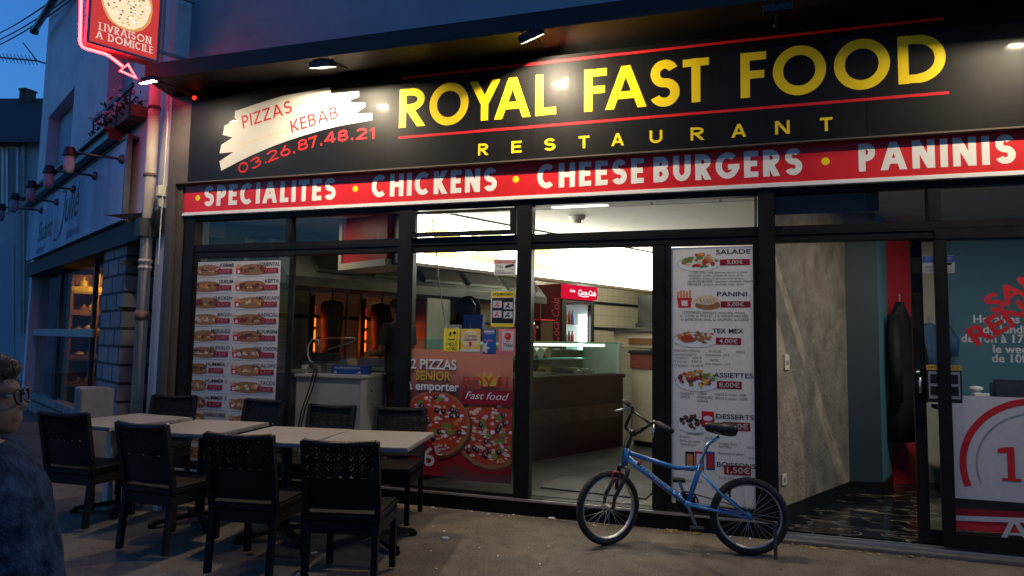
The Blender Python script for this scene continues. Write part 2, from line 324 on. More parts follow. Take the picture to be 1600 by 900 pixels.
# ------------------------------------------------------------------ the place's materials
def asphalt():
    m = mat('asphalt', (.12, .095, .07), .85); nt = m.node_tree; b = nt.nodes['Principled BSDF']; tc = nt.nodes.new('ShaderNodeTexCoord')
    def nz(sc, de, ro=.6, di=0):
        n = nt.nodes.new('ShaderNodeTexNoise'); n.inputs['Scale'].default_value = sc; n.inputs['Detail'].default_value = de; n.inputs['Roughness'].default_value = ro; n.inputs['Distortion'].default_value = di; nt.links.new(tc.outputs['Object'], n.inputs['Vector']); return n
    def ramp(n, p0, c0, p1_, c1):
        r = nt.nodes.new('ShaderNodeValToRGB'); e = r.color_ramp.elements; e[0].position = p0; e[0].color = (*c0, 1); e[1].position = p1_; e[1].color = (*c1, 1); nt.links.new(n.outputs[0], r.inputs[0]); return r.outputs[0]
    def mul(a, c):
        x = nt.nodes.new('ShaderNodeMix'); x.data_type = 'RGBA'; x.blend_type = 'MULTIPLY'; x.inputs[0].default_value = 1; nt.links.new(a, x.inputs[6]); nt.links.new(c, x.inputs[7]); return x.outputs[2]
    grain = ramp(nz(95, 4, .8), .36, (.045, .036, .027), .66, (.27, .215, .155)); stain = ramp(nz(1.3, 7, .62, .6), .34, (.68, .67, .66), .62, (1.10, 1.09, 1.08)); patch = ramp(nz(5.5, 5, .7, .3), .40, (.82, .81, .80), .58, (1.06, 1.05, 1.04))
    v = nt.nodes.new('ShaderNodeTexVoronoi'); v.feature = 'DISTANCE_TO_EDGE'; v.inputs['Scale'].default_value = .55; w = nz(2.2, 5); a = nt.nodes.new('ShaderNodeMix'); a.data_type = 'RGBA'; a.inputs[0].default_value = .22; nt.links.new(tc.outputs['Object'], a.inputs[6]); nt.links.new(w.outputs['Color'], a.inputs[7]); nt.links.new(a.outputs[2], v.inputs['Vector'])
    crack = ramp(v, .0015, (.8, .79, .78), .006, (1, 1, 1)); g = nt.nodes.new('ShaderNodeTexVoronoi'); g.inputs['Scale'].default_value = 7; nt.links.new(tc.outputs['Object'], g.inputs['Vector']); gum = ramp(g, .07, (.45, .45, .45), .09, (1, 1, 1))
    nt.links.new(mul(mul(mul(mul(grain, stain), patch), crack), gum), b.inputs['Base Color'])
    bp = nt.nodes.new('ShaderNodeBump'); bp.inputs['Strength'].default_value = .7; bp.inputs['Distance'].default_value = .012; nt.links.new(nz(150, 4).outputs[0], bp.inputs['Height']); nt.links.new(bp.outputs[0], b.inputs['Normal'])
asphalt()
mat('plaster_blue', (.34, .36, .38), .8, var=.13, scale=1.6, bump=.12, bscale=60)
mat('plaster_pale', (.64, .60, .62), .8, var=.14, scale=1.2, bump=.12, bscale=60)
mat('black_metal', (.011, .0105, .010), .42, var=.25, scale=6, spec=.18)
mat('black_sign', (.006, .0056, .0056), .46, var=.2, scale=3, spec=.14, coat=.22, stretch=(8, 1, .5))
mat('bronze_clad', (.085, .066, .05), .45, var=.15, scale=5)
mat('dark_soffit', (.008, .007, .006), .6, var=.2, scale=4)
mat('alu', (.55, .55, .54), .35, metal=.9, var=.1, scale=20)
mat('sill_stone', (.10, .095, .085), .5, var=.3, scale=9)
mat('white_paint', (.72, .71, .68), .5, var=.06, scale=6)
mat('dirty_white', (.56, .53, .50), .6, col2=(.70, .68, .66), scale=5, stretch=(1, 1, .25))
mat('pipe_cream', (.60, .54, .46), .55, col2=(.42, .35, .28), scale=4, stretch=(1, 1, .4))
mat('rust', (.16, .09, .06), .8, var=.4, scale=30)
mat('banner_red', (.56, .012, .016), .35, var=.07, scale=3)
mat('banner_white', (.74, .72, .68), .35)
mat('yellow_vinyl', (.80, .58, .012), .4, var=.05, scale=4, spec=.25)
mat('red_vinyl', (.55, .02, .025), .45, spec=.12)
mat('brush_white', (.62, .59, .53), .55, var=.03, scale=4, spec=.08)
mat('black_plastic', (.012, .012, .013), .45)
mat('cream_paint', (.62, .57, .42), .5, var=.08, scale=4)
mat('ceiling_paint', (.66, .62, .52), .7, var=.05, scale=4)
mat('floor_grey', (.055, .055, .052), .32, var=.35, scale=3)
mat('dark_red_panel', (.034, .010, .009), .3, var=.12, scale=4)
mat('steel', (.42, .43, .42), .32, metal=1.0, var=.15, scale=5, stretch=(1, 1, .3))
mat('dark_steel', (.12, .13, .13), .4, metal=.9, var=.25, scale=5)
mat('concrete_wall', (.17, .14, .10), .8, col2=(.36, .31, .235), scale=4.5, bump=.5, bscale=30)
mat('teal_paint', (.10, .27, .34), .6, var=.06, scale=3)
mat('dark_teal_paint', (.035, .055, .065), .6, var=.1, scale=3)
mat('red_paint', (.60, .03, .045), .45, var=.08, scale=4)
mat('skirting_black', (.012, .013, .013), .3)
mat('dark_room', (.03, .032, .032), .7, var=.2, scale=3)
mat('wood_warm', (.34, .17, .06), .55, var=.25, scale=8, stretch=(1, 1, 6))
mat('goods_yellow', (.75, .52, .08), .35, var=.3, scale=20)
mat('goods_brown', (.20, .09, .03), .5, var=.4, scale=20)
mat('sign_blue', (.46, .60, .74), .5, col2=(.18, .26, .36), scale=1.5, stretch=(1, 1, .3))
mat('shutter', (.26, .30, .36), .6, var=.08, scale=3, stretch=(1, 1, 20))
mat('dark_glass', (.01, .014, .018), .06, spec=.6)
mat('roof_dark', (.03, .026, .026), .8, var=.3, scale=3)
mat('leaf_dark', (.035, .055, .025), .7, var=.5, scale=30)
mat('petal_white', (.62, .55, .58), .6, var=.2, scale=20)
mat('wire_black', (.008, .008, .008), .5)
mat('leaf_litter', (.34, .20, .05), .8, var=.4, scale=20)
mat('paper_scrap', (.6, .58, .52), .8)
brickmat('tiles_cream', (.60, .57, .43), (.57, .54, .40), (.28, .26, .20), 5.0, 1.0, 1.0, .015, .22, .15, 'H', 0.0, .06)
brickmat('ceiling_tiles', (.60, .58, .50), (.57, .55, .48), (.15, .14, .12), 1.67, 1.0, 1.0, .02, .7, .2, 'XY', 0.0, .05)
brickmat('stone_blocks', (.22, .20, .19), (.28, .25, .23), (.03, .03, .03), 1.0, .42, .22, .018, .8, .5, 'XZ', .5, .2)
glassmat('pane', lo=.055); glassmat('case_glass', (.80, .93, .89), lo=.06); glassmat('shop_glass', (.80, .82, .82), lo=.06, hi=.5)
glassmat('lens_clear', (.9, .92, .95), lo=.03, hi=.3)
# black marble floor with white veins
def marble():
    m = mat('marble_black', (.015, .017, .017), .12); nt = m.node_tree; b = nt.nodes['Principled BSDF']
    tc = nt.nodes.new('ShaderNodeTexCoord'); mp = nt.nodes.new('ShaderNodeMapping'); mp.inputs['Scale'].default_value = (1.2, 3.4, 1); mp.inputs['Rotation'].default_value = (0, 0, R(40)); nt.links.new(tc.outputs['Object'], mp.inputs[0])
    n = nt.nodes.new('ShaderNodeTexNoise'); n.inputs['Scale'].default_value = 1.7; n.inputs['Detail'].default_value = 7; n.inputs['Distortion'].default_value = .5; nt.links.new(mp.outputs[0], n.inputs['Vector'])
    r = nt.nodes.new('ShaderNodeValToRGB'); e = r.color_ramp.elements; e[0].position = .475; e[0].color = (.010, .012, .012, 1); e[1].position = .5; e[1].color = (.26, .23, .18, 1); k = e.new(.522); k.color = (.012, .014, .014, 1)
    nt.links.new(n.outputs['Fac'], r.inputs[0])
    sx = nt.nodes.new('ShaderNodeVectorRotate'); sx.rotation_type = 'Z_AXIS'; sx.inputs['Angle'].default_value = TH; nt.links.new(tc.outputs['Object'], sx.inputs['Vector'])
    t = nt.nodes.new('ShaderNodeTexBrick'); t.offset = 0; t.inputs['Scale'].default_value = 1; t.inputs['Brick Width'].default_value = .6; t.inputs['Row Height'].default_value = .6; t.inputs['Mortar Size'].default_value = .006
    t.inputs['Color1'].default_value = (1, 1, 1, 1); t.inputs['Color2'].default_value = (.8, .8, .8, 1); t.inputs['Mortar'].default_value = (.2, .2, .2, 1); nt.links.new(sx.outputs[0], t.inputs['Vector'])
    mu = nt.nodes.new('ShaderNodeMix'); mu.data_type = 'RGBA'; mu.blend_type = 'MULTIPLY'; mu.inputs[0].default_value = 1
    nt.links.new(r.outputs[0], mu.inputs[6]); nt.links.new(t.outputs['Color'], mu.inputs[7]); nt.links.new(mu.outputs[2], b.inputs['Base Color'])
marble()
emat('lens_lit', (1.0, .84, .58), FLOOD); emat('lens_dimmer', (1.0, .84, .58), FLOOD * .38)
mat('reflector', (.5, .5, .5), .45)
emat('menu_glow', (1.0, .97, .88), MENUBOX)
emat('menu_glow_yellow', (1.0, .80, .28), 1.5); emat('menu_glow_orange', (1.0, .80, .45), 1.6); emat('menu_glow_green', (.85, 1.0, .5), 2.0)
emat('neon', (1.0, .008, .0085), 42.0)
emat('sign_lit_red', (.62, .05, .05), .48); emat('sign_lit_cream', (.95, .72, .48), .55); emat('sign_lit_crust', (.85, .42, .14), .42); emat('sign_lit_dark', (.22, .07, .03), .25); emat('sign_lit_green', (.45, .42, .10), .4); emat('sign_lit_core', (1.0, .95, .8), .9); emat('sign_lit_text', (.95, .66, .55), .42)
emat('fridge_light', (.80, .93, 1.0), 5.0); emat('header_red', (.85, .01, .05), .38); emat('header_white', (1, .95, .95), .7)
emat('ember', (1.0, .11, .012), 2.0); emat('ceiling_light', (1.0, .95, .82), 2.2); emat('warm_lamp', (1.0, .60, .20), 60.0); emat('red_led', (1.0, .02, .01), 2.0)

# ------------------------------------------------------------------ ground
m = MB(); m.poly([(-220, -60, 0), (160, -60, 0), (160, 260, 0), (-220, 260, 0)]); struct('ground', m, 'asphalt')
m = MB()                                                        # floor of the restaurant, at step height
m.prism([(-5.3, D + .08, 0), (.36, D + .08, 0), (.30, 6.2, 0), (3.0, 14.5, 0), (-1.5, 17.5, 0), (-6.6, 7.5, 0)][::-1], (0, 0, .15)); struct('floor', m, 'floor_grey')
m = MB(); m.prism([(.40, D + .09, 0), (6.5, D + .09, 0), (6.5, 11, 0), (2.4, 11, 0), (.42, 6.1, 0)][::-1], (0, 0, .055)); struct('floor', m, 'marble_black')

# ------------------------------------------------------------------ restaurant building: upper wall, piers, rooms
bld = thing('restaurant_building', 'pale rendered building that houses the dark fast food shop front', 'building', (0, D, 0))
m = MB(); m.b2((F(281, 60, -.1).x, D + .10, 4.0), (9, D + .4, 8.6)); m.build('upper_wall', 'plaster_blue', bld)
m = MB(); m.b2((-5.3, D + .12, 2.83), (9, D + .38, 3.98)); m.build('lintel', 'dark_room', bld)
px0, px1 = F(262, 400).x, F(287, 400).x
m = MB(); m.b2((px0, D - .06, 0), (px1, D + .35, 3.98)); m.b2((px0 + .10, D - .10, 0), (px1 - .06, D - .06, 3.05)); m.build('pier', 'bronze_clad', bld, bevel=.004)
# kitchen room
w0 = K(-3.0, -2.62, 0); w1 = K(-3.0, 9.5, 0); w2 = K(2.6, 9.5, 0)
m = MB(); m.wall(w1, w0, .15, 2.95, .1); m.build('tiled_wall', 'tiles_cream', bld)
m = MB(); m.wall(w2, w1, .15, 2.95, .1); m.build('back_wall', 'cream_paint', bld)
m = MB(); m.poly([(-6.6, D + .14, 2.80), (9, D + .14, 2.80), (9, 19, 2.80), (-6.6, 19, 2.80)]); m.build('ceiling', 'ceiling_paint', bld)
for z_ in (2.24, 1.74):
    m = MB(); a, b = K(-2.985, -3.3, z_), K(-2.985, 9.3, z_); m.bar(a, b, .03, .05); m.build('tile_stripe', 'wire_black', bld)
# suspended ceiling strip just inside the window
m = MB(); m.poly([(-5.2, D + .16, 2.735), (.35, D + .16, 2.735), (.35, D + .62, 2.735), (-5.2, D + .62, 2.735)]); m.build('ceiling_tile_strip', 'ceiling_tiles', bld)
# right-hand room
P1, P2, P3, P4 = Vector((.34, D + .12, 0)), Vector((1.17, 7.30, 0)), Vector((1.47, 7.37, 0)), Vector((1.66, 7.88, 0))
P5 = V(1439, 745, P4, Vector((math.sin(R(48)), math.cos(R(48)), 0))); P5.z = 0
P6 = V(1473, 745, P5, Vector((math.sin(R(75)), math.cos(R(75)), 0))); P6.z = 0
def rwall(name, p, q, mt, z0=.17, z1=2.8, t=.1, sk=True):
    m = MB(); m.wall(p, q, z0, z1, t); o = m.build(name, mt, bld)
    if sk: m = MB(); m.wall(p + (q - p).normalized() * 0, q, .05, .17, t - .012); m.build('skirting', 'skirting_black', bld)
    return o
def wallR(p, q): return (q, p)
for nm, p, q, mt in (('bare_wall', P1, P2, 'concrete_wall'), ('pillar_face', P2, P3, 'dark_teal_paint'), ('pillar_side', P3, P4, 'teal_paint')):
    m = MB(); m.wall(q, p, .17, 2.8, .0 + .09); m.build(nm, mt, bld)
    m = MB(); d = (q - p).normalized(); n = Vector((d.y, -d.x, 0)) * .012; m.wall(q + n, p + n, .055, .17, .06); m.build('skirting', 'skirting_black', bld)
m = MB(); m.wall(P5, P4, .055, 2.8, .1); m.build('red_wall', 'red_paint', bld)
m = MB(); m.wall(P6, P5, .055, 2.8, .1); m.build('cream_wall', 'cream_paint', bld)
m = MB(); m.wall(Vector((6.5, 8.0, 0)), P6, .055, 2.8, .1); m.build('teal_wall', 'teal_paint', bld)
m = MB(); m.b2((6.45, D + .2, .05), (6.55, 8.1, 2.8)); m.build('side_wall', 'teal_paint', bld)
m = MB(); m.b2((.36, D + .15, 2.52), (P2.x, D + .17, 2.8)); m.build('bulkhead', 'dark_room', bld)

# ------------------------------------------------------------------ shop front: posts, rails, panes, sill
sf = thing('shop_front', 'black metal shop front with large panes under the red banner', 'shop front', (-2, D, 0))
def fx(px, py=500, off=0): return F(px, py, off).x
ZT, ZG0, ZG1, ZR0, ZB = 2.715, 2.40, 2.65, 2.27, 2.715
def post(a, b, py=520, z0=.0, z1=ZT, y0=-.03, y1=.09):
    m = MB(); m.b2((fx(a, py), D + y0, z0), (fx(b, py), D + y1, z1)); m.build('post', 'black_metal', sf, bevel=.006)
for a, b, z0 in ((283, 299, .13), (620, 642, .13), (807, 830, .13), (1186, 1213, .0)): post(a, b, z0=z0)
post(1019, 1040, 520, .15, ZR0 + .02, -.01, .06)
m = MB(); x0_, x1_ = fx(285), 8.5
m.b2((x0_, D - .015, ZG1), (8.5, D + .07, ZT)); m.build('top_rail', 'black_metal', sf, bevel=.004)
m = MB(); m.b2((x0_, D - .010, ZR0), (8.5, D + .075, ZG0)); m.b2((x0_, D - .018, ZR0 + .055), (8.5, D - .011, ZR0 + .075)); m.build('transom_rail', 'black_metal', sf, bevel=.004)
for a, b, py in ((447, 456, 360), (804, 806.5, 360), (1449, 1470, 330)):
    m = MB(); m.b2((fx(a, py), D - .012, ZG0 - .005), (fx(b, py), D + .06, ZG1 + .005)); m.build('mullion', 'black_metal', sf, bevel=.003)
def glass(a, b, pa, z0, z1, y=.03, name='pane', mt='pane'):
    m = MB(); m.poly([(fx(a, pa), D + y, z0), (fx(b, pa), D + y, z0), (fx(b, pa), D + y, z1), (fx(a, pa), D + y, z1)]); return m.build(name, mt, sf)
for a, b in ((293, 448), (455, 624), (642, 808), (830, 1187), (1212, 1450), (1469, 1760)): glass(a, b, 350, ZG0 - .02, ZG1 + .02, name='transom_pane')
# opening sash of the third transom
xa, xb = fx(644, 360), fx(806, 340)
m = MB(); z0, z1, t = ZG0 + .0, ZG1 - .012, .045
m.b2((xa, D - .035, z0), (xb, D - .02, z0 + t)); m.b2((xa, D - .035, z1 - t * .6), (xb, D - .02, z1)); m.b2((xa, D - .0345, z0 + t), (xa + t, D - .02, z1 - t * .6)); m.b2((xb - t, D - .0345, z0 + t), (xb, D - .02, z1 - t * .6))
m.build('transom_sash', 'black_metal', sf, bevel=.003)
# fixed and sliding leaves: frame + pane
def leaf(a, b, py, z0, z1, y, fw=.055, mt='pane', nm='sliding_leaf', lab=None):
    z1 += fw - .01
    xa, xb = fx(a, py), fx(b, py); m = MB()
    m.b2((xa, D + y, z0), (xb, D + y + .04, z0 + fw * 1.3)); m.b2((xa, D + y, z1 - fw), (xb, D + y + .04, z1)); m.b2((xa, D + y + .001, z0 + fw * 1.3), (xa + fw, D + y + .039, z1 - fw)); m.b2((xb - fw, D + y + .001, z0 + fw * 1.3), (xb, D + y + .039, z1 - fw))
    o = m.build(nm, 'black_metal', sf, bevel=.004, label=lab)
    m = MB(); m.poly([(xa + fw, D + y + .02, z0 + fw), (xb - fw, D + y + .02, z0 + fw), (xb - fw, D + y + .02, z1 - fw), (xa + fw, D + y + .02, z1 - fw)]); m.build('pane', mt, o)
    return o
leaf(297, 456, 520, .15, ZR0, -.012); leaf(641, 808, 520, .15, ZR0, -.012, .012); leaf(1040, 1187, 520, .15, ZR0, -.012, .045)
leaf(1430, 1900, 520, .06, ZR0, .06, .075); lf = leaf(1463, 1900, 520, .06, ZR0, -.02, .08)
m = MB(); c = F(1437, 582, .0); m.ell((c.x, D + .045, c.z), .014, 10, 6); c = F(1440, 603); m.tube([(c.x, D + .055, c.z - .05), (c.x, D + .03, c.z - .05), (c.x, D + .03, c.z + .06)], .007); m.build('handle', 'alu', sf, smooth=True)
# sills
m = MB(); m.b2((-5.35, D - .02, 0), (.39, D + .10, .145)); m.build('step_riser', 'black_metal', sf)
m = MB(); m.b2((-5.35, D - .045, .120), (.39, D - .021, .140)); m.build('sill_edge', 'alu', sf, bevel=.003)
m = MB(); m.b2((.41, D - .10, -.01), (8.5, D + .10, .025)); m.build('step', 'sill_stone', sf, bevel=.006)
m = MB(); m.b2((.41, D - .02, .026), (8.5, D + .02, .045)); m.b2((.41, D + .035, .026), (8.5, D + .06, .050)); m.build('door_track', 'alu', sf, bevel=.002)

# ------------------------------------------------------------------ red banner
zb0, zb1 = 2.735, 3.075
bn = thing('banner_sign', 'long red banner sign with white dish names above the windows', 'sign', (-2, D - .04, zb0))
xl = fx(287, 330)
m = MB(); m.b2((xl + .03, D - .04, zb0), (8.5, D + .02, zb1)); m.build('panel', 'banner_red', bn)
m = MB(); m.b2((xl, D - .055, zb0 - .035), (8.5, D + .02, zb0)); m.b2((xl, D - .0545, zb0), (xl + .03, D + .02, zb1)); m.build('frame', 'white_paint', bn, bevel=.004)
for txt, a, b in (('SPECIALITES', (318, 327), (524, 318)), ('CHICKENS', (580, 316), (776, 307)), ('CHEESE', (839, 305), (1006, 294)), ('BURGERS', (1021, 293), (1254, 277)), ('PANINIS', (1342, 274), (1588, 262))):
    A = Art(on_front(.0405)); p, q = Fm(*a, .0405), Fm(*b, .0405); zb = zb0 + .055; hh = .215
    A.stext(txt, (p[0], zb), (q[0], zb), hh, .225, 0, 1, gap=.17, slant=0); A.build('lettering', bn, ['banner_white'])
for px, py in ((309, 313), (555, 302), (806, 290), (1290, 257)):
    A = Art(on_front(.0405)); c = Fm(px, py, .0405); A.disc(c[0], zb0 + .15, .03, .03, 0); A.build('dot', bn, ['yellow_vinyl'])

# ------------------------------------------------------------------ fascia sign
OF = .10
fa = thing('fascia_sign', 'wide black fascia sign with big yellow lettering and red lines', 'sign', (-2, D - OF, 3.1))
zf0, zf1 = F(295, 284, OF).z, 3.94
m = MB(); xa = fx(297, 200, OF); seams = [xa, fx(743, 200, OF), fx(1352, 100, OF), 8.5]
for i in range(3):
    m = MB(); m.b2((seams[i] + .003, D - OF, zf0), (seams[i + 1], D - .02, zf1)); m.build('panel', 'black_sign', fa)
m = MB(); m.b2((xa - .14, D - OF + .01, zf0 - .02), (xa - .001, D - .01, 3.97)); m.build('end_panel', 'bronze_clad', fa)
m = MB(); m.b2((xa - .16, D - OF - .003, zf0 - .014), (8.5, D - .03, zf0 - .002)); m.build('bottom_trim', 'bronze_clad', fa)
def panel_pt(px, py): return Fm(px, py, OF + .001)
rows = [('ROYAL', 'lettering', [(624, 664), (671, 732), (734, 781), (773, 829), (836.6, 869)]), ('FAST', 'lettering', [(913, 948), (946, 1010), (1015, 1062), (1067, 1108)]), ('FOOD', 'lettering', [(1157, 1197.5), (1207.5, 1291), (1303, 1391), (1403, 1478)])]
zr0 = (panel_pt(640, 199.5)[1] + panel_pt(1180, 150.5)[1]) / 2; zr1 = (panel_pt(640, 139.5)[1] + panel_pt(1180, 79.5)[1]) / 2
for word, nm, ext in rows:
    for ch, (a, b) in zip(word, ext):
        A = Art(on_front(OF)); pm = 170 - (a - 640) * .095; rnd = .015 if ch in 'OS' else 0
        A.glyph(ch, panel_pt(a, pm)[0], panel_pt(b, pm)[0], zr0 - rnd, zr1 + rnd, .19, 0, 2); A.build('letter', fa, ['yellow_vinyl'])
ext = [(747, 763), (799, 815), (850, 868), (904, 921), (955, 975), (1015, 1035), (1079, 1100), (1143, 1166), (1211, 1234), (1281, 1301)]
za0 = (panel_pt(755, 245)[1] + panel_pt(1290, 202)[1]) / 2; za1 = (panel_pt(755, 227)[1] + panel_pt(1290, 180)[1]) / 2
for ch, (a, b) in zip('RESTAURANT', ext): A = Art(on_front(OF)); A.glyph(ch, panel_pt(a, 236 - (a - 755) * .083)[0], panel_pt(b, 236 - (a - 755) * .083)[0], za0, za1, .2, 0, 2); A.build('small_letter', fa, ['yellow_vinyl'])
for a, b in (((628, 123.5), (1475, 27)), ((623, 216), (1483, 143.5))):
    A = Art(on_front(OF)); p, q = panel_pt(*a), panel_pt(*b); z = (p[1] + q[1]) / 2; A.rect(p[0], z - .011, q[0], z + .011, 0, 2); A.build('red_line', fa, ['red_vinyl'])
# white brush stroke patch with its writing
def z5(x, y): return (250 + x / 4, 80 + y / 4)
up_ = [(470, 375), (560, 345), (660, 312), (760, 282), (910, 252), (1062, 227), (1070, 265), (1243, 250), (1243, 285), (1190, 305), (1195, 322), (1280, 322), (1287, 345), (1222, 390), (1326, 388), (1328, 430), (1225, 448), (1120, 467), (1010, 494), (900, 526), (800, 559), (700, 597), (560, 657), (470, 702), (384, 748), (373, 688), (460, 630), (373, 639), (385, 585), (455, 540), (393, 523), (405, 465), (485, 430), (468, 418)]
m = MB(); m.prism([Vector((p[0], D - OF - .001, p[1])) for p in (panel_pt(*z5(*q)) for q in up_)], (0, -.003, 0)); m.build('brush_patch', 'brush_white', fa)
A = Art(on_front(OF + .004))
def pword(txt, a, b, top, t=.15, gap=.13, mi=0):
    p, q = panel_pt(*z5(*a)), panel_pt(*z5(*b)); k = panel_pt(*z5(*top)); hh = (Vector(k) - Vector(p)).length
    A.stext(txt, p, q, hh, t, mi, 2, gap)
pword('PIZZAS', (520, 484), (828, 383), (508, 408)); A.build('red_lettering', fa, ['red_vinyl'])
A = Art(on_front(OF + .004)); pword('KEBAB', (824, 511), (1114, 419), (812, 436)); A.build('red_lettering', fa, ['red_vinyl'])
A = Art(on_front(OF + .004))
for a, b in (((505, 586), (800, 491)), ((855, 330), (1000, 294))): A.line(panel_pt(*z5(*a)), panel_pt(*z5(*b)), .006, 0, 2)
A.build('gold_line', fa, ['yellow_vinyl'])
dig = [('0', (497, 770), (557, 745)), ('3', (577, 742), (640, 708)), ('.', (657, 702), (678, 696)), ('2', (676, 696), (742, 670)), ('6', (756, 664), (818, 645)), ('.', (834, 640), (856, 634)), ('8', (864, 626), (928, 608)), ('7', (938, 608), (990, 590)), ('.', (1003, 590), (1024, 585)), ('4', (1028, 580), (1098, 566)), ('8', (1112, 567), (1176, 556)), ('.', (1196, 556), (1216, 553)), ('2', (1226, 553), (1294, 548)), ('1', (1304, 550), (1338, 548))]
for ch, a, b in dig:
    A = Art(on_front(OF)); p, q = Vector(panel_pt(*z5(*a))), Vector(panel_pt(*z5(*b))); d = (q - p).normalized(); n = Vector((-d.y, d.x)); hh = .108
    A.put(p, d * hh, n * hh, glyph(ch, (q - p).length / hh, .165), 0, 2); A.build('digit', fa, ['red_vinyl'])

# ------------------------------------------------------------------ canopy
cz0, cz1 = 4.0, 4.13
m = MB(); m.prism([(-5.45, D - .5, cz0), (8.6, D - .5, cz0), (8.6, D + .1, cz0), (-5.62, D + .1, cz0)][::-1], (0, 0, cz1 - cz0)); m.b2((-5.44, D - .515, cz0 - .01), (8.6, D - .501, cz1 + .012))
solo('canopy', m, 'dark_soffit', 'dark flat canopy running above the black fascia sign', 'canopy')

# ------------------------------------------------------------------ floodlights on arms
def flood(c, s1, s2, label, lit=True, att=None, opn=50, low=78, hv=.06, tube='lens_lit'):
    """A trough-shaped halogen floodlight whose hood cuts its light off along the line s1-s2 on the sign."""
    a, b = F(*s1, OF), F(*s2, OF); u = (b - a).normalized(); e = a - c; e = (e - u * e.dot(u)).normalized(); dn = e.cross(u).normalized()
    if dn.z > 0: dn = -dn
    n = (e * math.cos(R(opn)) + dn * math.sin(R(opn))).normalized(); v = u.cross(n).normalized()
    if v.dot(e) < 0: v = -v
    t = thing('floodlight', label, 'floodlight', c, 'floodlights on arms over the fascia sign')
    P = lambda x, y, z: c + u * x + v * y + n * z
    zu = hv / math.tan(R(opn)); zl = hv / math.tan(R(low)); hw = .095; zb = -.025
    m = MB(); pr = [(-hv * .6, zb), (hv * .6, zb), (hv, zu * .4), (hv, zu), (hv + .004, zu), (hv + .004, zu * .4 - .004), (hv * .6 + .004, zb - .004), (-hv * .6 - .004, zb - .004), (-hv - .004, zl), (-hv, zl)]
    m.prism([P(-hw, y, z) for y, z in pr], u * hw * 2)
    for s in (-1, 1): m.prism([P(s * hw, y, z) for y, z in ((-hv - .004, zl), (-hv * .6 - .004, zb - .004), (hv * .6 + .004, zb - .004), (hv + .004, zu * .4), (hv + .004, zu))], u * s * .004)
    for k in (-2, -1, 0, 1, 2): m.prism([P(k * .03, -.03, zb - .004), P(k * .03, .03, zb - .004), P(k * .03, .022, zb - .022), P(k * .03, -.022, zb - .022)], u * .005)
    m.build('housing', 'black_plastic', t)
    m = MB(); m.tube([P(-.05, 0, 0), P(.05, 0, 0)], .006, 8); m.build('halogen_tube', tube if lit else 'steel', t)
    m = MB(); m.prism([P(x * hw * .9, y * hv * .5, zb + .003) for x, y in ((-1, -1), (1, -1), (1, 1), (-1, 1))], n * .002); m.build('reflector', 'reflector', t)
    at = F(*att, OF) if att else Vector((c.x + .1, D - OF, c.z + .03))
    m = MB(); k = P(0, 0, zb - .02); m.tube([at, at.lerp(k, .5) + Vector((0, 0, .015)), k], .009); m.ell(at, .02, 8, 6); m.build('arm', 'black_plastic', t, smooth=True)
    return t
flood(F(231, 128, OF + .60), (290, 185), (400, 163), 'lit floodlight glaring at the end of the canopy beside the neon arrow', att=(300, 150), opn=80, hv=.022, tube='lens_dimmer')
flood(F(503, 100, OF + .55), (517, 146), (725, 128), 'lit floodlight on a short arm above the white brush patch', att=(550, 111))
flood(F(830, 55, OF + .52), (788, 122), (881, 80), 'lit floodlight on a short arm above the first word of the fascia sign', att=(850, 77))
flood(F(1215, 12, OF + .45), (1300, 60), (1400, 50), 'unlit floodlight hanging dark above the last word of the fascia sign', False, (1212, 40))
r_ = ray(1590, 70); yy = D - OF + .80; q = CAMPOS + r_ * (yy / r_.y)
flood(Vector((q.x, D - OF - .80, q.z)), (1403, 84), (1480, 79), 'lit floodlight past the last letter of the fascia sign', att=(1640, 20))
# ------------------------------------------------------------------ neighbour: pale house with bakery
def NS(px, py, o=0.0):                                          # photo pixel -> (s, z) on the neighbour's front
    P = V(px, py, N0 + NN * o, ND); return ((P - N0).dot(ND), P.z)
def nbox(m, s0, s1, z0, z1, o0, o1, mi=0):
    m.prism([NB(s0, z0, o0), NB(s1, z0, o0), NB(s1, z0, o1), NB(s0, z0, o1)], (0, 0, z1 - z0), mi)
nb = thing('neighbour_house', 'pale rendered house at an angle to the fast food shop, bakery below', 'house', NB(3, 0, 0))
L_ = 8.25
m = MB(); w1 = (5.25, 7.5); w2 = (1.65, 2.98); zt = 5.54; zw = 3.95
nbox(m, .0, L_, zt, 9.6, -.35, 0)
for a, b in ((.0, w2[0]), (w2[1], w1[0]), (w1[1], L_)): nbox(m, a, b, zw, zt - .001, -.35, 0)
nbox(m, .0, L_, 2.75, zw - .001, -.35, 0); m.build('wall', 'plaster_pale', nb)
m = MB(); nbox(m, -.05, .27, .0, 9.6, -.30, .012); m.build('corner_pier', 'dirty_white', nb)
m = MB(); nbox(m, L_ - .2, L_ + .0, .0, 2.549, -.6, .0); m.build('end_wall', 'plaster_pale', nb)
for (a, b), zs in ((w1, 4.1), (w2, 4.78)):
    m = MB(); nbox(m, a, b, zs, zt, -.22, -.18); o = m.build('roller_shutter', 'shutter', nb)
    m = MB(); nbox(m, a, b, zw, zs - .004, -.30, -.28); o = m.build('window', 'dark_glass', nb)
    m = MB()
    for s_ in (a + .03, (a + b) / 2, b - .03): nbox(m, s_ - .03, s_ + .03, zw, zs - .005, -.279, -.24)
    m.build('window_frame', 'white_paint', o)
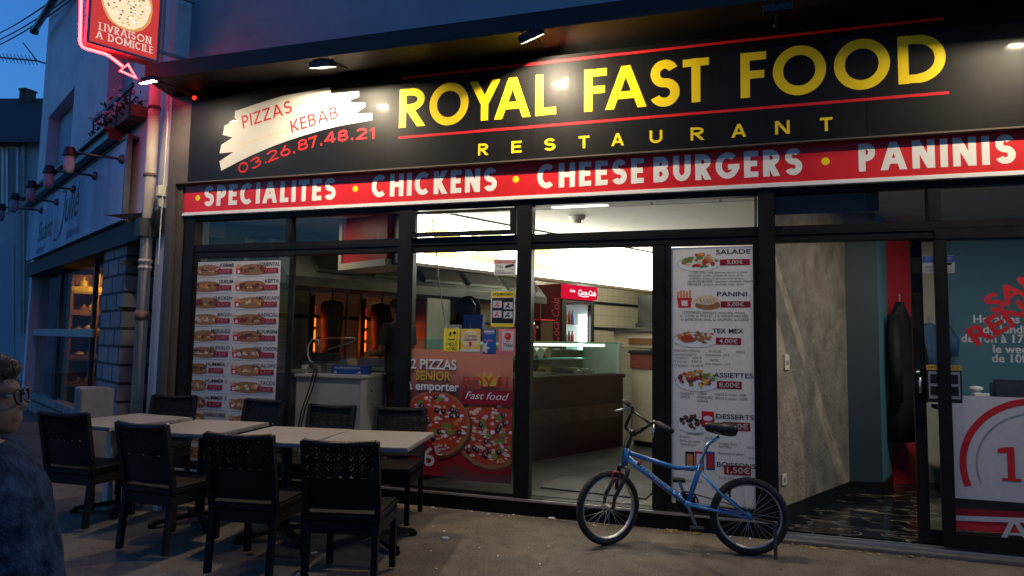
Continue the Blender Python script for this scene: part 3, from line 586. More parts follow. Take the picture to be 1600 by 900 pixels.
# bakery front below
sR, sB = NS(190, 520)[0], NS(155, 520)[0]
m = MB(); nbox(m, sR, sB, .0, 2.74, -.9, .0); m.build('stone_pillar', 'stone_blocks', nb)
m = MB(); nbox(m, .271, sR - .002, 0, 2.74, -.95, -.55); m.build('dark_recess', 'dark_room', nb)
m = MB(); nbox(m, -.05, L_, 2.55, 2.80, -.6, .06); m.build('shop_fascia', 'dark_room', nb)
m = MB(); m.poly([NB(sB, .35, -.15), NB(L_, .35, -.15), NB(L_, 2.6, -.15), NB(sB, 2.6, -.15)]); o = m.build('shop_window', 'shop_glass', nb)
m = MB()
for s_ in (3.6, 6.0): m = MB(); nbox(m, s_, s_ + .05, .1, 2.55, -.18, -.12); m.build('window_frame', 'dark_steel', o)
m = MB(); nbox(m, sB, L_, .0, .35, -.25, -.08); m.build('stall_riser', 'stone_blocks', nb)
m = MB(); nbox(m, 3.3, L_, 1.42, 1.54, -.11, -.07); m.build('window_bar', 'alu', nb)
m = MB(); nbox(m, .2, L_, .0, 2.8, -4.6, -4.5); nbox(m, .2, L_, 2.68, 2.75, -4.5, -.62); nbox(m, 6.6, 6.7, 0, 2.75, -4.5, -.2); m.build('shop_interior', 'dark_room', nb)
m = MB(); nbox(m, sB + .05, 5.2, .35, .75, -1.2, -.62); m.build('window_display', 'white_paint', nb)
rng = random.Random(3); m = MB()
for k in range(26): m.ell(NB(rng.uniform(sB + .1, 5.0), .78 + rng.uniform(0, .04), rng.uniform(-1.1, -.7)), (rng.uniform(.05, .12), rng.uniform(.05, .1), .04), 8, 5)
mo = m.build('display_cloth', 'brush_white', nb, smooth=True)
# lit shelf with bread bags, standing across the shop and facing the door
SS = 5.7
def soff(px): return (V(px, 520, NB(SS, 0, 0), NN) - N0).dot(NN)
oa, ob_ = soff(158), soff(108)
if oa > ob_: oa, ob_ = ob_, oa
oa -= .3; ob_ = min(ob_, -.25)
sh = thing('bakery_shelf', 'warm lit wooden shelf of bread bags inside the bakery window', 'shelf', NB(SS, 0, (oa + ob_) / 2))
m = MB(); nbox(m, SS + .32, SS + .36, .0, 2.5, oa, ob_); m.build('back_panel', 'wood_warm', sh)
for o_ in (oa, (oa + ob_) / 2, ob_): m = MB(); nbox(m, SS, SS + .31, 0, 2.5, o_ - .02, o_ + .02); m.build('upright', 'wood_warm', sh)
for z_ in (.55, 1.0, 1.4, 1.75, 2.15):
    m = MB(); nbox(m, SS + .005, SS + .31, z_, z_ + .04, oa + .021, ob_ - .021); nbox(m, SS - .015, SS + .004, z_ + .03, z_ + .12, oa - .02, ob_ + .02); m.build('shelf_board', 'goods_yellow' if z_ > 2 else 'wood_warm', sh)
for z_ in (.59, 1.04, 1.44, 1.79, 2.19):
    o_ = oa + .10
    while o_ < ob_ - .06:
        hgt = rng.uniform(.15, .25); m = MB(); m.lathe([(.045, 0), (.075, hgt * .2), (.07, hgt * .7), (.02, hgt * .85), (.035, hgt)], NB(SS + .13, z_, o_), 9)
        row = {.59: 'lowest', 1.04: 'second', 1.44: 'middle', 1.79: 'fourth', 2.19: 'top'}[z_]
        solo('bread_bag', m, 'goods_yellow' if rng.random() < .6 else 'goods_brown', f'small tied bag of bread on the {row} board of the lit bakery shelf', 'bread bag', f'bread bags on the {row} shelf board', smooth=True)
        o_ += rng.uniform(.13, .2)
m = MB(); c = NB(SS - .45, 2.60, (oa + ob_) / 2); m.box(c, (.12, .4, .04), rot=R(-29)); solo('strip_lamp', m, 'warm_lamp', 'warm glowing strip lamp under the ceiling of the bakery', 'lamp')
# houses across the street, behind the camera: they shade the shop front and show in its panes
for k, (x0, x1, hh, w) in enumerate(((-13, -5, 10.2, 'with the lowest roof'), (-4.98, 4, 12.0, 'straight across from the shop'), (4.02, 13, 11.0, 'across from the entrance'), (13.02, 24, 12.6, 'with the highest roof'))):
    t = thing('town_house', 'plain rendered house across the street, ' + w, 'house', ((x0 + x1) / 2, -10, 0)); m = MB(); m.b2((x0, -16, 0), (x1, -10, hh)); m.build('wall', 'plaster_pale' if k % 2 else 'plaster_blue', t)
    m = MB(); m.prism([(x0 - .1, -9.7, hh), (x0 - .1, -16.2, hh), (x0 - .1, -13, hh + 2.2)], (x1 - x0 + .19, 0, 0)); m.build('roof', 'roof_dark', t)
    for fl in range(int(hh / 2.9)):
        for q in range(3):
            xc = x0 + (x1 - x0) * (q + .5) / 3; m = MB(); m.b2((xc - .55, -9.99, fl * 2.9 + .9), (xc + .55, -9.95, fl * 2.9 + 2.3)); o = m.build('window', 'dark_glass', t)
            m = MB(); m.b2((xc - .65, -9.98, fl * 2.9 + .82), (xc + .65, -9.88, fl * 2.9 + .9)); m.b2((xc - .04, -9.949, fl * 2.9 + .9), (xc + .04, -9.92, fl * 2.9 + 2.3)); m.build('sill', 'white_paint', o)
# sign board over the bakery
sg = thing('bakery_sign', 'blue grey bakery sign board with dark script lettering', 'sign', NB(4.6, 2.85, .12))
m = MB(); nbox(m, 1.22, 8.0, 2.82, 3.80, .08, .12); m.build('board', 'sign_blue', sg)
m = MB(); nbox(m, 1.17, 1.215, 2.80, 3.84, .08, .14); nbox(m, 1.216, 8.0, 3.801, 3.84, .0, .135); m.build('frame', 'dark_steel', sg)
onb = lambda x, z, l: NB(-x, z, .121 + l)                       # x runs left to right along the front
A = Art(onb); A.text('Suant', (-6.9, 3.08), .34, 0, 2, shear=.35, squeeze=1.15, bold=.004); A.build('script_lettering', sg, ['wire_black']); A = Art(onb); A.text('Julié', (-4.85, 3.18), .52, 0, 2, shear=.35, squeeze=.9, bold=.004); A.stroke([(-5.4, 2.98), (-5.1, 2.96), (-4.85, 3.1), (-4.62, 3.5), (-4.6, 3.66), (-4.9, 3.70)], .03, 0, 3); A.build('script_lettering', sg, ['wire_black'])
A = Art(onb); A.text('PATISSERIE', (-6.9, 2.86), .10, 0, 2); A.build('small_lettering', sg, ['print_blue']); A = Art(onb); A.text('SANDWICH', (-4.4, 2.90), .11, 0, 2); A.build('small_lettering', sg, ['print_blue'])
m = MB(); nbox(m, 1.6, 7.9, 3.845, 3.95, .0, .25); nbox(m, 1.6, 7.9, 3.951, 3.99, .0, .3); solo('ledge', m, 'dark_steel', 'dark ledge running along the top of the bakery sign', 'ledge')
for i, (bx, by, hx, hy, w) in enumerate(((191, 249, 109, 237, 'nearest the downpipe'), (149, 275, 77, 265, 'second from the downpipe'), (115, 296, 49, 288, 'third from the downpipe'), (89, 316, 23, 307, 'fourth from the downpipe'), (65, 329, 2, 323, 'farthest from the downpipe'))):
    s_, z_ = NS(bx, by, .13); b = NB(s_, z_, .13); hd = V(hx, hy, b, NN)
    t = thing('sign_lamp', f'unlit lamp on a rod over the bakery sign, {w}', 'sign lamp', b, 'rod lamps over the bakery sign')
    m = MB(); m.tube([b, hd], .016); m.ell(b, (.05, .05, .06), 8, 6); m.build('rod', 'dark_steel', t, smooth=True)
    m = MB(); m.tube([hd + Vector((0, 0, .05)), hd - Vector((0, 0, .05))], [.05, .075], 12); m.build('cap', 'wire_black', t)
    m = MB(); m.lathe([(.03, 0), (.05, .03), (.06, .10), (.05, .20)], hd - Vector((0, 0, .25)), 14); m.build('lamp_shade', 'shutter', t, smooth=True)
# window box with flowers
sA, zA = NS(207, 212, .15); sC, zC = NS(150, 240, .15)
fb = thing('window_box', 'window box of pale flowers behind a black rail above the bakery', 'window box', NB((sA + sC) / 2, zA, .15))
zA = 3.955
m = MB(); nbox(m, sA, sC, zA + .04, zA + .17, .02, .18); m.build('trough', 'rust', fb)
m = MB(); m.bar(NB(sA - .1, zA + .36, .2), NB(sC + .05, zA + .36, .2), .03, .05)
for q in range(4): s_ = sA + (sC - sA) * q / 3; m.bar(NB(s_, zA, .2), NB(s_, zA + .36, .2), .015, .015)
m.build('rail', 'wire_black', fb)
m = MB()
for k in range(300):
    c = NB(rng.uniform(sA, sC), zA + .1 + abs(rng.gauss(0, .13)), rng.uniform(.02, .26)); a = Vector((rng.gauss(0, 1), rng.gauss(0, 1), rng.gauss(0, 1))).normalized(); b = a.orthogonal().normalized(); l = rng.uniform(.018, .045)
    m.poly([c - a * l, c - b * l * .45, c + a * l, c + b * l * .45])
m.build('foliage', 'leaf_dark', fb)
m = MB()
for k in range(40): m.ell(NB(rng.uniform(sA, sC), zA + rng.uniform(.2, .46), rng.uniform(.08, .26)), rng.uniform(.012, .026), 6, 4)
m.build('blossom', 'petal_white', fb)
# downpipe, boxes, wires
pp = V(237, 240, N0 + NN * .12, ND); pp.z = 0
dp = thing('downpipe', 'cream painted downpipe with rusty collar on the white corner strip', 'downpipe', pp)
m = MB(); m.tube([pp + Vector((0, 0, .2)), pp + Vector((0, 0, 6.5))], .058, 14); m.build('pipe', 'pipe_cream', dp, smooth=True)
m = MB(); m.tube([pp + Vector((0, 0, .0)), pp + Vector((0, 0, .22))], .07, 14); m.build('foot', 'pipe_cream', dp, smooth=True)
for z_, mt in ((1.62, 'rust'), (2.16, 'pipe_cream'), (2.23, 'pipe_cream'), (3.16, 'rust'), (3.9, 'rust')):
    m = MB(); m.tube([pp + Vector((0, 0, z_)), pp + Vector((0, 0, z_ + (.1 if mt == 'rust' and z_ < 2 else .035)))], .067, 14); m.build('collar', mt, dp, smooth=True)
m = MB(); c = pp + Vector((0, 0, 2.60)); m.box(c, (.20, .2, .20), rot=R(-29)); m.build('pipe_box', 'black_plastic', dp, bevel=.008)
m = MB(); c = NB(.06, 2.99, .05); m.box(c, (.10, .08, .12), rot=R(-29)); m.box(c + Vector((0, 0, -.12)), (.06, .05, .1), rot=R(-29)); solo('junction_box', m, ['cream_paint'], 'small cream junction box beside the downpipe', 'junction box', bevel=.006)
m = MB()
for k in range(5):
    a = NB(.05 + k * .012, 2.9, .08); m.tube([a, a + Vector((rng.uniform(-.02, .04), -.03, -.12)), a + Vector((rng.uniform(-.06, .06), -.02, -.26)), a + Vector((rng.uniform(-.05, .05), 0, -.36 + .05 * k))], .005, 6)
for k in range(4):
    a = NB(.42 + k * .04, 2.72, .05); m.tube([a, a + Vector((-.05, -.02, .12)), a + Vector((.02 * k, -.02, .2)), a + Vector((.06, 0, .05))], .005, 6)
solo('loose_wire', m, 'wire_black', 'loose black wires hanging beside the downpipe', 'wire')
m = MB(); a0 = Vector((px0 - .02, D - .09, 0)); m.tube([a0 + Vector((.01 * math.sin(z * 2.2), 0, z)) for z in [2.2 + .2 * i for i in range(10)]], .006, 6); solo('pier_cable', m, 'dirty_white', 'thin cable running down the edge of the bronze pier', 'cable')
m = MB(); c = F(304, 153, .1); m.ell(c, .022, 10, 8); solo('alarm_light', m, 'red_led', 'tiny glowing red alarm light at the end of the fascia', 'alarm light')
# blade sign with neon arrow
Pin, Pout = Vector((-5.56, 5.33, 4.30)), Vector((-5.835, 4.79, 4.30))
bw = (Pin - Pout).length; bd = (Pin - Pout).normalized(); bn_ = Vector((bd.y, -bd.x, 0)); TK = .17
bs = thing('pizza_lightbox', 'glowing red pizza light box sign hung out beside the pink wall', 'light box', Pout)
bs_f = lambda x, z, l: Pout + bd * x + bn_ * (.001 + l) + Vector((0, 0, z))
zt_ = .95
m = MB(); c = (Pin + Pout) / 2 - bn_ * TK / 2
fr = .025
for x0, x1, z0, z1 in ((-fr, 0, -fr, zt_), (bw, bw + fr, -fr, zt_), (0, bw, -fr, 0), (0, bw, zt_, zt_ + fr)):
    m.prism([Pout + bd * x0 - bn_ * TK + Vector((0, 0, z0)), Pout + bd * x1 - bn_ * TK + Vector((0, 0, z0)), Pout + bd * x1 + bn_ * .004 + Vector((0, 0, z0)), Pout + bd * x0 + bn_ * .004 + Vector((0, 0, z0))], (0, 0, z1 - z0))
m.build('casing', 'dark_steel', bs)
A = Art(bs_f); A.rect(0, 0, bw, zt_, 0, 0); A.build('face', bs, ['sign_lit_red'])
m = MB(); m.prism([Pout - bn_ * (TK - .005), Pin - bn_ * (TK - .005), Pin - bn_ * .004, Pout - bn_ * .004], (0, 0, zt_ * .99)); m.build('light_body', 'sign_lit_red', bs)
def bsp(px, py): P = V(px, py, Pout, DV); return ((P - Pout).dot(bd), P.z - Pout.z)
A = Art(bs_f); pc = bsp(199, 6); rr = pc[1] - bsp(199, 49)[1]
A.disc(*pc, .235, rr, 0, 1, 30, .03, rng); A.disc(*pc, .215, rr * .9, 1, 2, 30, .03, rng)
for k in range(90):
    a, q = rng.uniform(0, 6.28), math.sqrt(rng.random()) * .9; A.disc(pc[0] + .2 * q * math.cos(a), pc[1] + rr * .85 * q * math.sin(a), rng.uniform(.006, .014), rng.uniform(.004, .010), rng.choice((2, 2, 3, 1, 4)), 3 + k * .02, 7, .3, rng)
A.build('pizza_picture', bs, ['sign_lit_crust', 'sign_lit_cream', 'sign_lit_dark', 'sign_lit_green', 'sign_lit_core'])
A = Art(bs_f); q = lambda x, y: bsp(x / 4, y / 4)
A.stext('LIVRAISON', q(618, 186), q(943, 279), .078, .17, 0, 2, .16, True); A.build('lettering', bs, ['sign_lit_text'])
A = Art(bs_f); A.stext('A DOMICILE', q(598, 236), q(955, 338), .078, .17, 0, 2, .16, True); A.build('lettering', bs, ['sign_lit_text'])
np_ = Pout - bn_ * (TK * .5) - bd * .05
nv = lambda x, y: V(x, y, np_, DV)
m = MB(); m.tube([nv(*p) for p in ((128, -60), (125, 62), (125.5, 68), (129, 73), (135, 76), (164, 84), (171, 87.5), (192, 104))], .013, 8)
m.tube([nv(*p) for p in ((200, 100.5), (212.5, 121.5), (187.5, 110.5))], .013, 8, closed=True); m.build('neon_arrow', 'neon', bs, smooth=True)
for z_ in (.1, .75): m = MB(); a = Pin + Vector((0, 0, z_)); m.bar(a, a + bd * .35, .03, .03); m.build('wall_bracket', 'dark_steel', bs)
# pole on the wall, far houses, cables, aerial
a, b = NS(78, 53), NS(122, -10)
m = MB(); m.tube([NB(a[0], a[1], .25), NB(b[0], b[1], .25)], .06, 10); m.tube([NB(a[0] + .05, a[1] - .05, .25), NB(a[0] - .03, a[1] + .03, .25)], .075, 10); solo('wall_pole', m, 'dark_steel', 'dark slanting pole fixed high on the pale house wall', 'pole', smooth=True)
fh = thing('far_house', 'dark house with tiled roof and chimney beyond the pale house', 'house', CAMPOS + ray(10, 500) * 21 - Vector((0, 0, 1.4)))
fr_ = Vector((_rt.x, _rt.y, 0)).normalized(); fk = Vector((-fr_.y, fr_.x, 0))
def FH(px, py, dd): r = ray(px, py); return CAMPOS + r * ((21 + dd) / r.dot(fk))
def fquad(m, x0, y0, x1, y1, d0, d1): m.prism([FH(x0, y0, d0), FH(x1, y0, d0), FH(x1, y1, d0), FH(x0, y1, d0)], fk * d1)
m = MB(); fquad(m, -1300, 640, 66, 214, 0, 5); m.build('wall', 'plaster_blue', fh)
e0, e1 = FH(-1310, 222, -.4), FH(70, 222, -.4); r0, r1 = FH(-1310, 162, 3.2), FH(70, 157, 3.2)
m = MB(); m.prism([e0, e1, r1, r0], Vector((0, 0, .12)) + fk * .1); m.build('roof', 'roof_dark', fh)
m = MB(); c = FH(42.5, 160, 3.0); m.box(c + Vector((0, 0, .05)), (.30, .4, .75)); m.box(c + Vector((0, 0, .43)), (.36, .46, .06)); m.build('chimney', 'roof_dark', fh)
for x0, x1 in ((-500, -470), (-400, -370), (-300, -275), (-200, -180), (-100, -82), (-14, 2), (12, 25)):
    m = MB(); fquad(m, x0, 330, x1, 232, -.02, .05); o = m.build('window', 'dark_glass', fh)
    m = MB(); fquad(m, x0 - 3, 332, x0, 230, -.05, .06); fquad(m, x1, 332, x1 + 3, 230, -.05, .06); fquad(m, x0, 232, x1, 229, -.05, .06); m.build('frame', 'plaster_pale', o)
m = MB(); fquad(m, -20, 560, 22, 380, -.03, .06); m.build('garage_door', 'shutter', fh)
m = MB(); a = FH(36, 520, -.1); b = FH(36, 216, -.1); m.tube([a, b], .06, 8); m.build('rain_pipe', 'dark_steel', fh)
b0, b1 = CAMPOS + ray(-20, 88) * 17, CAMPOS + ray(58, 95) * 16; m = MB(); m.tube([b0, b1], .02, 6)
for k in range(14):
    p = b0.lerp(b1, k / 13.5); m.tube([p + Vector((.05, -.10, .07)), p - Vector((.05, -.10, .07))], .008, 5)
m.tube([b1, b1 + Vector((-.5, 0, .5))], .015, 5); m.tube([b1, b1 + Vector((.6, .1, -.2))], .02, 5); solo('tv_aerial', m, 'wire_black', 'spiky TV aerial against the blue sky beside the pale house', 'aerial')
for k, (y0, x1, y1, w) in enumerate(((43, 110, -18, 'uppermost'), (52, 118, -10, 'middle'), (61, 125, -8, 'lowest'))):
    a = CAMPOS + ray(-60, y0 + 26) * 24; e = NS(x1, y1); b = NB(e[0], e[1], .02); m = MB()
    m.tube([a.lerp(b, i / 10) - Vector((0, 0, .25 * 4 * (i / 10) * (1 - i / 10))) for i in range(11)], .016, 6); solo('power_cable', m, 'wire_black', f'black overhead cable against the sky, {w} of the three', 'cable', 'overhead cables running to the pale house')
# boxes by the bakery
bx = V(147, 620, N0 + NN * .42, ND); bx.z = 0
t = thing('menu_stand', 'grey wooden stand box in front of the stone pillar', 'stand', bx)
m = MB(); m.box(bx + Vector((0, 0, .47)), (.52, .30, .86), rot=R(-34)); m.build('body', 'weathered_board', t, bevel=.01) if mat('weathered_board', (.20, .17, .16), .7, var=.2, scale=5) else 0
m = MB(); m.box(bx + Vector((0, 0, .02)), (.56, .34, .04), rot=R(-34)); m.build('base', 'dark_steel', t)
bx = V(216, 632, N0 + NN * .50, ND); bx.z = 0
t = thing('white_side_table', 'small white slatted side table by the downpipe foot', 'table', bx)
m = MB(); m.box(bx + Vector((0, 0, .71)), (.42, .34, .03), rot=R(-20)); m.build('top', 'white_paint', t, bevel=.004)
for sx in (-1, 1):
    for sy in (-1, 1): m = MB(); q = Matrix.Rotation(R(-20), 3, 'Z') @ Vector((.17 * sx, .13 * sy, 0)); m.b2(bx + q + Vector((-.025, -.025, 0)), bx + q + Vector((.025, .025, .695))); m.build('leg', 'white_paint', t)
m = MB(); m.box(bx + Vector((0, 0, .35)), (.30, .2, .02), rot=R(-20)); m.build('lower_shelf', 'white_paint', t)

# ------------------------------------------------------------------ printed menus and stickers on the glass
def sandwich(A, cx, cz, w, h, rng, mi=(MEAT, TOMATO, CREAM)):
    A.disc(cx, cz - h * .22, w * .5, h * .26, BUN, 2, 14, .04, rng); A.disc(cx, cz + h * .12, w * .48, h * .36, BUN, 2.2, 14, .05, rng)
    for k in range(13):
        x = cx + w * (rng.random() - .5) * .86; A.disc(x, cz - h * .03 + rng.uniform(-.1, .2) * h, w * .07, h * .14, rng.choice(mi), 3 + k * .1, 7, .3, rng)
    for k in range(4): A.disc(cx + w * (rng.random() - .5) * .7, cz - h * .1, w * .05, h * .06, rng.choice((GREEN, CREAM, YELLOW)), 4.6 + k * .05, 6, .3, rng)
def fries(A, x, z, w, h, rng):
    for k in range(5): A.rect(x + w * (k / 5), z + h * .45, x + w * (k / 5 + .13), z + h * rng.uniform(.8, 1.05), ORANGE, 2 + k * .05)
    A.poly([(x + .1 * w, z), (x + .9 * w, z), (x + w, z + h * .55), (x, z + h * .55)], RED, 2.6); A.rect(x + .3 * w, z + .1 * h, x + .7 * w, z + .4 * h, WHITE, 3)
OL = .0
lm = thing('menu_poster', 'tall white poster of sandwiches and prices behind the empty tables', 'poster', F(360, 716, OL))
xl_, xr_ = Fm(298, 412, OL)[0], Fm(439, 412, OL)[0]; zt_ = Fm(298, 410, OL)[1]; zb_ = .22; PW, PH = xr_ - xl_, zt_ - zb_
A = Art(on_front(OL)); A.rect(xl_, zb_, xr_, zt_, PALE, 0); A.build('sheet', lm)
items = [('KEBAB', '6,50€', "L'ORIENTAL", '7,00€'), ('DURUM', '6,50€', 'KEFTA', '6,50€'), ('CHICKEN', '6,50€', 'AMERICAIN', '6,50€'), ('BACON', '7,00€', 'RADICAL', '7,00€'), ('MERGUEZ', '6,50€', 'BOURSIN', '7,00€'), ('BUFFALO', '7,50€', 'STEAK CORDON', '7,00€'), ('HUMMER 1', '6,00€', 'ESCALOPE', '6,50€'), ('HUMMER 2', '7,00€', 'TACOS', '7,00€'), ('HUMMER 3', '8,00€', 'CHEESE', '6,00€'), ('DOUBLE CHEESE', '', '', ''), ('', '', '', ''), ('', '', '', '')]
RH = PH / 12.0
for i, r_ in enumerate(items):
    for c in (0, 1):
        nm, pr = r_[2 * c], r_[2 * c + 1]; x0 = xl_ + c * PW * .5 + PW * .012; cw = PW * .49; z = zt_ - (i + .5) * RH
        small = (c == 0 and 6 <= i < 9) or i >= 8; A = Art(on_front(OL)); w = cw * (.42 if small else .62)
        fries(A, x0 + .005, z - RH * .28, cw * .14, RH * .62, rng); sandwich(A, x0 + cw * .08 + w / 2, z - RH * .02, w, RH * .72, rng, rng.choice(((MEAT, TOMATO, CREAM), (ORANGE, CREAM, BUN), (MEAT, MEAT, DRED), (BUN, ORANGE, MEAT))))
        A.rect(x0 + cw * .05, z - RH * .46, x0 + cw * .93, z - RH * .42, GREY, 1); A.build('sandwich_picture', lm)
        if not nm: continue
        A = Art(on_front(OL)); tw = min(cw * .5, .034 * len(nm)); A.text(nm, (x0 + cw * (.98 if not small else .96), z + RH * .18), RH * .21, BLACK, 4, width=tw, align='r', bold=.012); A.build('dish_name', lm)
        if pr:
            A = Art(on_front(OL)); pw = cw * .34; xr = x0 + cw * (.95 if not small else .86); A.rect(xr - pw, z - RH * .24, xr, z + RH * .06, DRED, 6.5); A.text(pr, (xr - pw / 2, z - RH * .18), RH * .18, PINK, 7.5, align='c', bold=.01, squeeze=1.3); A.build('price_tag', lm)
# right-hand menu
OLR = .0
rm = thing('menu_poster', 'tall white menu poster from salads to drinks behind the blue bicycle', 'poster', F(1110, 790, OLR))
xl_, xr_ = Fm(1045, 390, OLR)[0], Fm(1182, 385, OLR)[0]; zt_ = Fm(1110, 386, OLR)[1]; zb_ = .22; PW, PH = xr_ - xl_, zt_ - zb_
A = Art(on_front(OLR)); A.rect(xl_, zb_, xr_, zt_, PALE, 0); A.build('sheet', rm)
# positions read off the photograph: (x, y) inside the two 4.288x enlargements at (1030,370) and (1030,580)
def rp(x, y, low=0): return Fm(1030 + x / 4.288, (580 if low else 370) + y / 4.288, OLR)
def plate(cx, cz, rx, rz, cols, n):
    A = Art(on_front(OLR)); A.disc(cx, cz - rz * .3, rx, rz * .75, WHITE, 2, 24); A.ring(cx, cz - rz * .3, rx, rz * .75, rx * .03, GREY, 2.4)
    for k in range(n):
        a, q = rng.uniform(0, 6.28), math.sqrt(rng.random()) * .8; A.disc(cx + rx * q * math.cos(a), cz + rz * q * .75 * math.sin(a), rx * rng.uniform(.07, .16), rz * rng.uniform(.1, .2), rng.choice(cols), 3 + k * .06, 7, .3, rng)
    A.build('food_picture', rm)
def head(txt, x0, y0, x1, low, price, bx):
    A = Art(on_front(OLR)); p, q = rp(x0, y0, low), rp(x1, y0, low); A.text(txt, p, .036, BLACK, 3, width=q[0] - p[0], bold=.014); A.build('dish_name', rm)
    A = Art(on_front(OLR)); a, b = rp(bx[0], bx[3], low), rp(bx[2], bx[1], low); A.rect(a[0], a[1], b[0], b[1], DRED, 3); A.text(price, ((a[0] + b[0]) / 2, a[1] + (b[1] - a[1]) * .22), (b[1] - a[1]) * .6, PALE, 5, align='c', bold=.012, squeeze=1.25); A.build('price_tag', rm)
head('SALADE', 378, 117, 612, 0, '5,00€', (408, 148, 606, 192)); head('PANINI', 384, 399, 588, 0, '5,00€', (412, 432, 610, 474)); head('TEX MEX', 356, 645, 566, 0, '4,00€', (380, 678, 548, 722))
head('ASSIETTES', 365, 40, 628, 1, '8,00€', (386, 70, 552, 116)); head('DESSERTS', 378, 316, 634, 1, '2,00€', (428, 346, 610, 394)); head('BOISSONS', 384, 638, 646, 1, '1,50€', (434, 640, 614, 690))
p = rp(265, 160); plate(p[0], p[1], .17, .085, (GREEN, GREEN, ORANGE, CREAM, TOMATO), 42)
p = rp(245, 670); plate(p[0], p[1], .18, .085, (BUN, ORANGE, BUN, ORANGE), 26); A = Art(on_front(OLR)); p = rp(185, 682); A.disc(p[0], p[1], .05, .03, TOMATO, 7); A.build('sauce_picture', rm)
p = rp(255, 50, 1); plate(p[0], p[1], .17, .10, (TOMATO, MEAT, GREEN, YELLOW, ORANGE, TOMATO), 50)
p = rp(235, 340, 1); plate(p[0], p[1], .13, .09, (MEAT, MEAT, BLACK), 34); A = Art(on_front(OLR)); a, b = rp(284, 362, 1), rp(368, 270, 1); A.rect(a[0], a[1], b[0], b[1], RED, 7); A.disc((a[0] + b[0]) / 2, (a[1] + b[1]) / 2, .035, .02, WHITE, 8); A.build('dessert_picture', rm)
A = Art(on_front(OLR)); a, b = rp(120, 475), rp(220, 395); fries(A, a[0], a[1], b[0] - a[0], (b[1] - a[1]) * 1.5, rng); A.build('fries_picture', rm)
A = Art(on_front(OLR)); a = rp(315, 440); A.disc(a[0], a[1], .105, .058, CREAM, 2, 16, .04, rng); A.disc(a[0] + .01, a[1] - .02, .10, .04, BUN, 2.5, 14, .05, rng); A.disc(a[0], a[1] + .015, .09, .035, CREAM, 3, 14, .05, rng)
for k in range(5): A.line((a[0] - .05 + k * .025, a[1] + .03), (a[0] - .03 + k * .025, a[1] - .005), .004, BUN, 4)
A.build('panini_picture', rm)
for i, (x0, x1, c1, c2) in enumerate(((175, 235, BLACK, ORANGE), (240, 300, RED, WHITE), (315, 372, BLUE, RED))):
    A = Art(on_front(OLR)); a, b = rp(x0, 665 - i * 2, 1), rp(x1, 540, 1); A.rect(a[0], a[1], b[0], b[1], c1, 2); A.rect(a[0] + .012, a[1] + .015, b[0] - .012, b[1] - .02, c2, 3); A.build('can_picture', rm)
def lines(rows_, low, hh=.018):
    for x, y, t, w in rows_:
        A = Art(on_front(OLR)); p, q = rp(x, y, low), rp(x + w, y, low); A.text(t, p, hh, GREY if 0 else BLACK, 3, width=q[0] - p[0]); A.build('small_print', rm)
lines([(200, 248, '...OISE : thon, maïs, pommes de terre, olives', 390), (192, 268, 'CHICKEN : poulet, pommes de terre, olives', 372), (205, 288, 'CHEVRE : chèvre, lardons, pommes de terre', 365), (190, 308, 'NORVEGIENNE : saumon, crevette, chèvre', 440), (190, 328, 'FERMIERE : jambon de dinde, maïs, olives', 376)], 0)
lines([(150, 515, '3 FROMAGES (emmental, mozzarella, chèvre),', 430), (140, 538, 'au THON, au POULET, à la VIANDE HACHEE', 455), (145, 562, 'au JAMBON de dinde, au SAUMON, au KEBAB', 455)], 0, .021)
lines([(92, 770, 'CHICKEN WINGS', 180), (105, 795, 'ou NUGGETS', 140), (330, 775, 'POTATOES', 85), (512, 780, 'VIANDE', 62), (110, 815, '6 pièces    4,00 €', 175), (100, 840, '9 pièces    8,00 €', 185), (95, 868, '12 pièces  12,00 €', 200), (310, 798, 'Petite barquette  2,00 €', 160), (338, 835, 'FRITES', 60), (310, 858, 'Petite barquette  1,50 €', 165)], 0, .018)
lines([(135, 155, '-CHICKEN', 95), (255, 158, '-STEAK', 65), (370, 162, '-MIXTE 2 viandes : 9,00€', 215), (135, 178, '-KEFTA', 70), (250, 182, '-MERGUEZ', 108), (372, 188, '-MIXTE 3 viandes : 10,00€', 220), (255, 206, 'KEBAB', 70), (185, 425, 'DESSERTS', 110), (135, 445, 'Brownie', 75), (135, 472, 'Tarte aux daims', 140), (140, 495, 'Tarte du jour', 110), (305, 455, '2,00 €', 50), (305, 480, '2,00 €', 50), (398, 490, 'Haagen Dazs', 125), (398, 512, 'Petit 100ml', 85), (398, 555, 'Batonnet de glace', 165), (585, 520, '3,00 €', 50), (585, 590, '1,50 €', 50), (175, 742, 'Thé  2,00 €', 115), (400, 720, 'Soda 33cl', 100), (560, 722, '1,50 €', 55)], 1, .019)

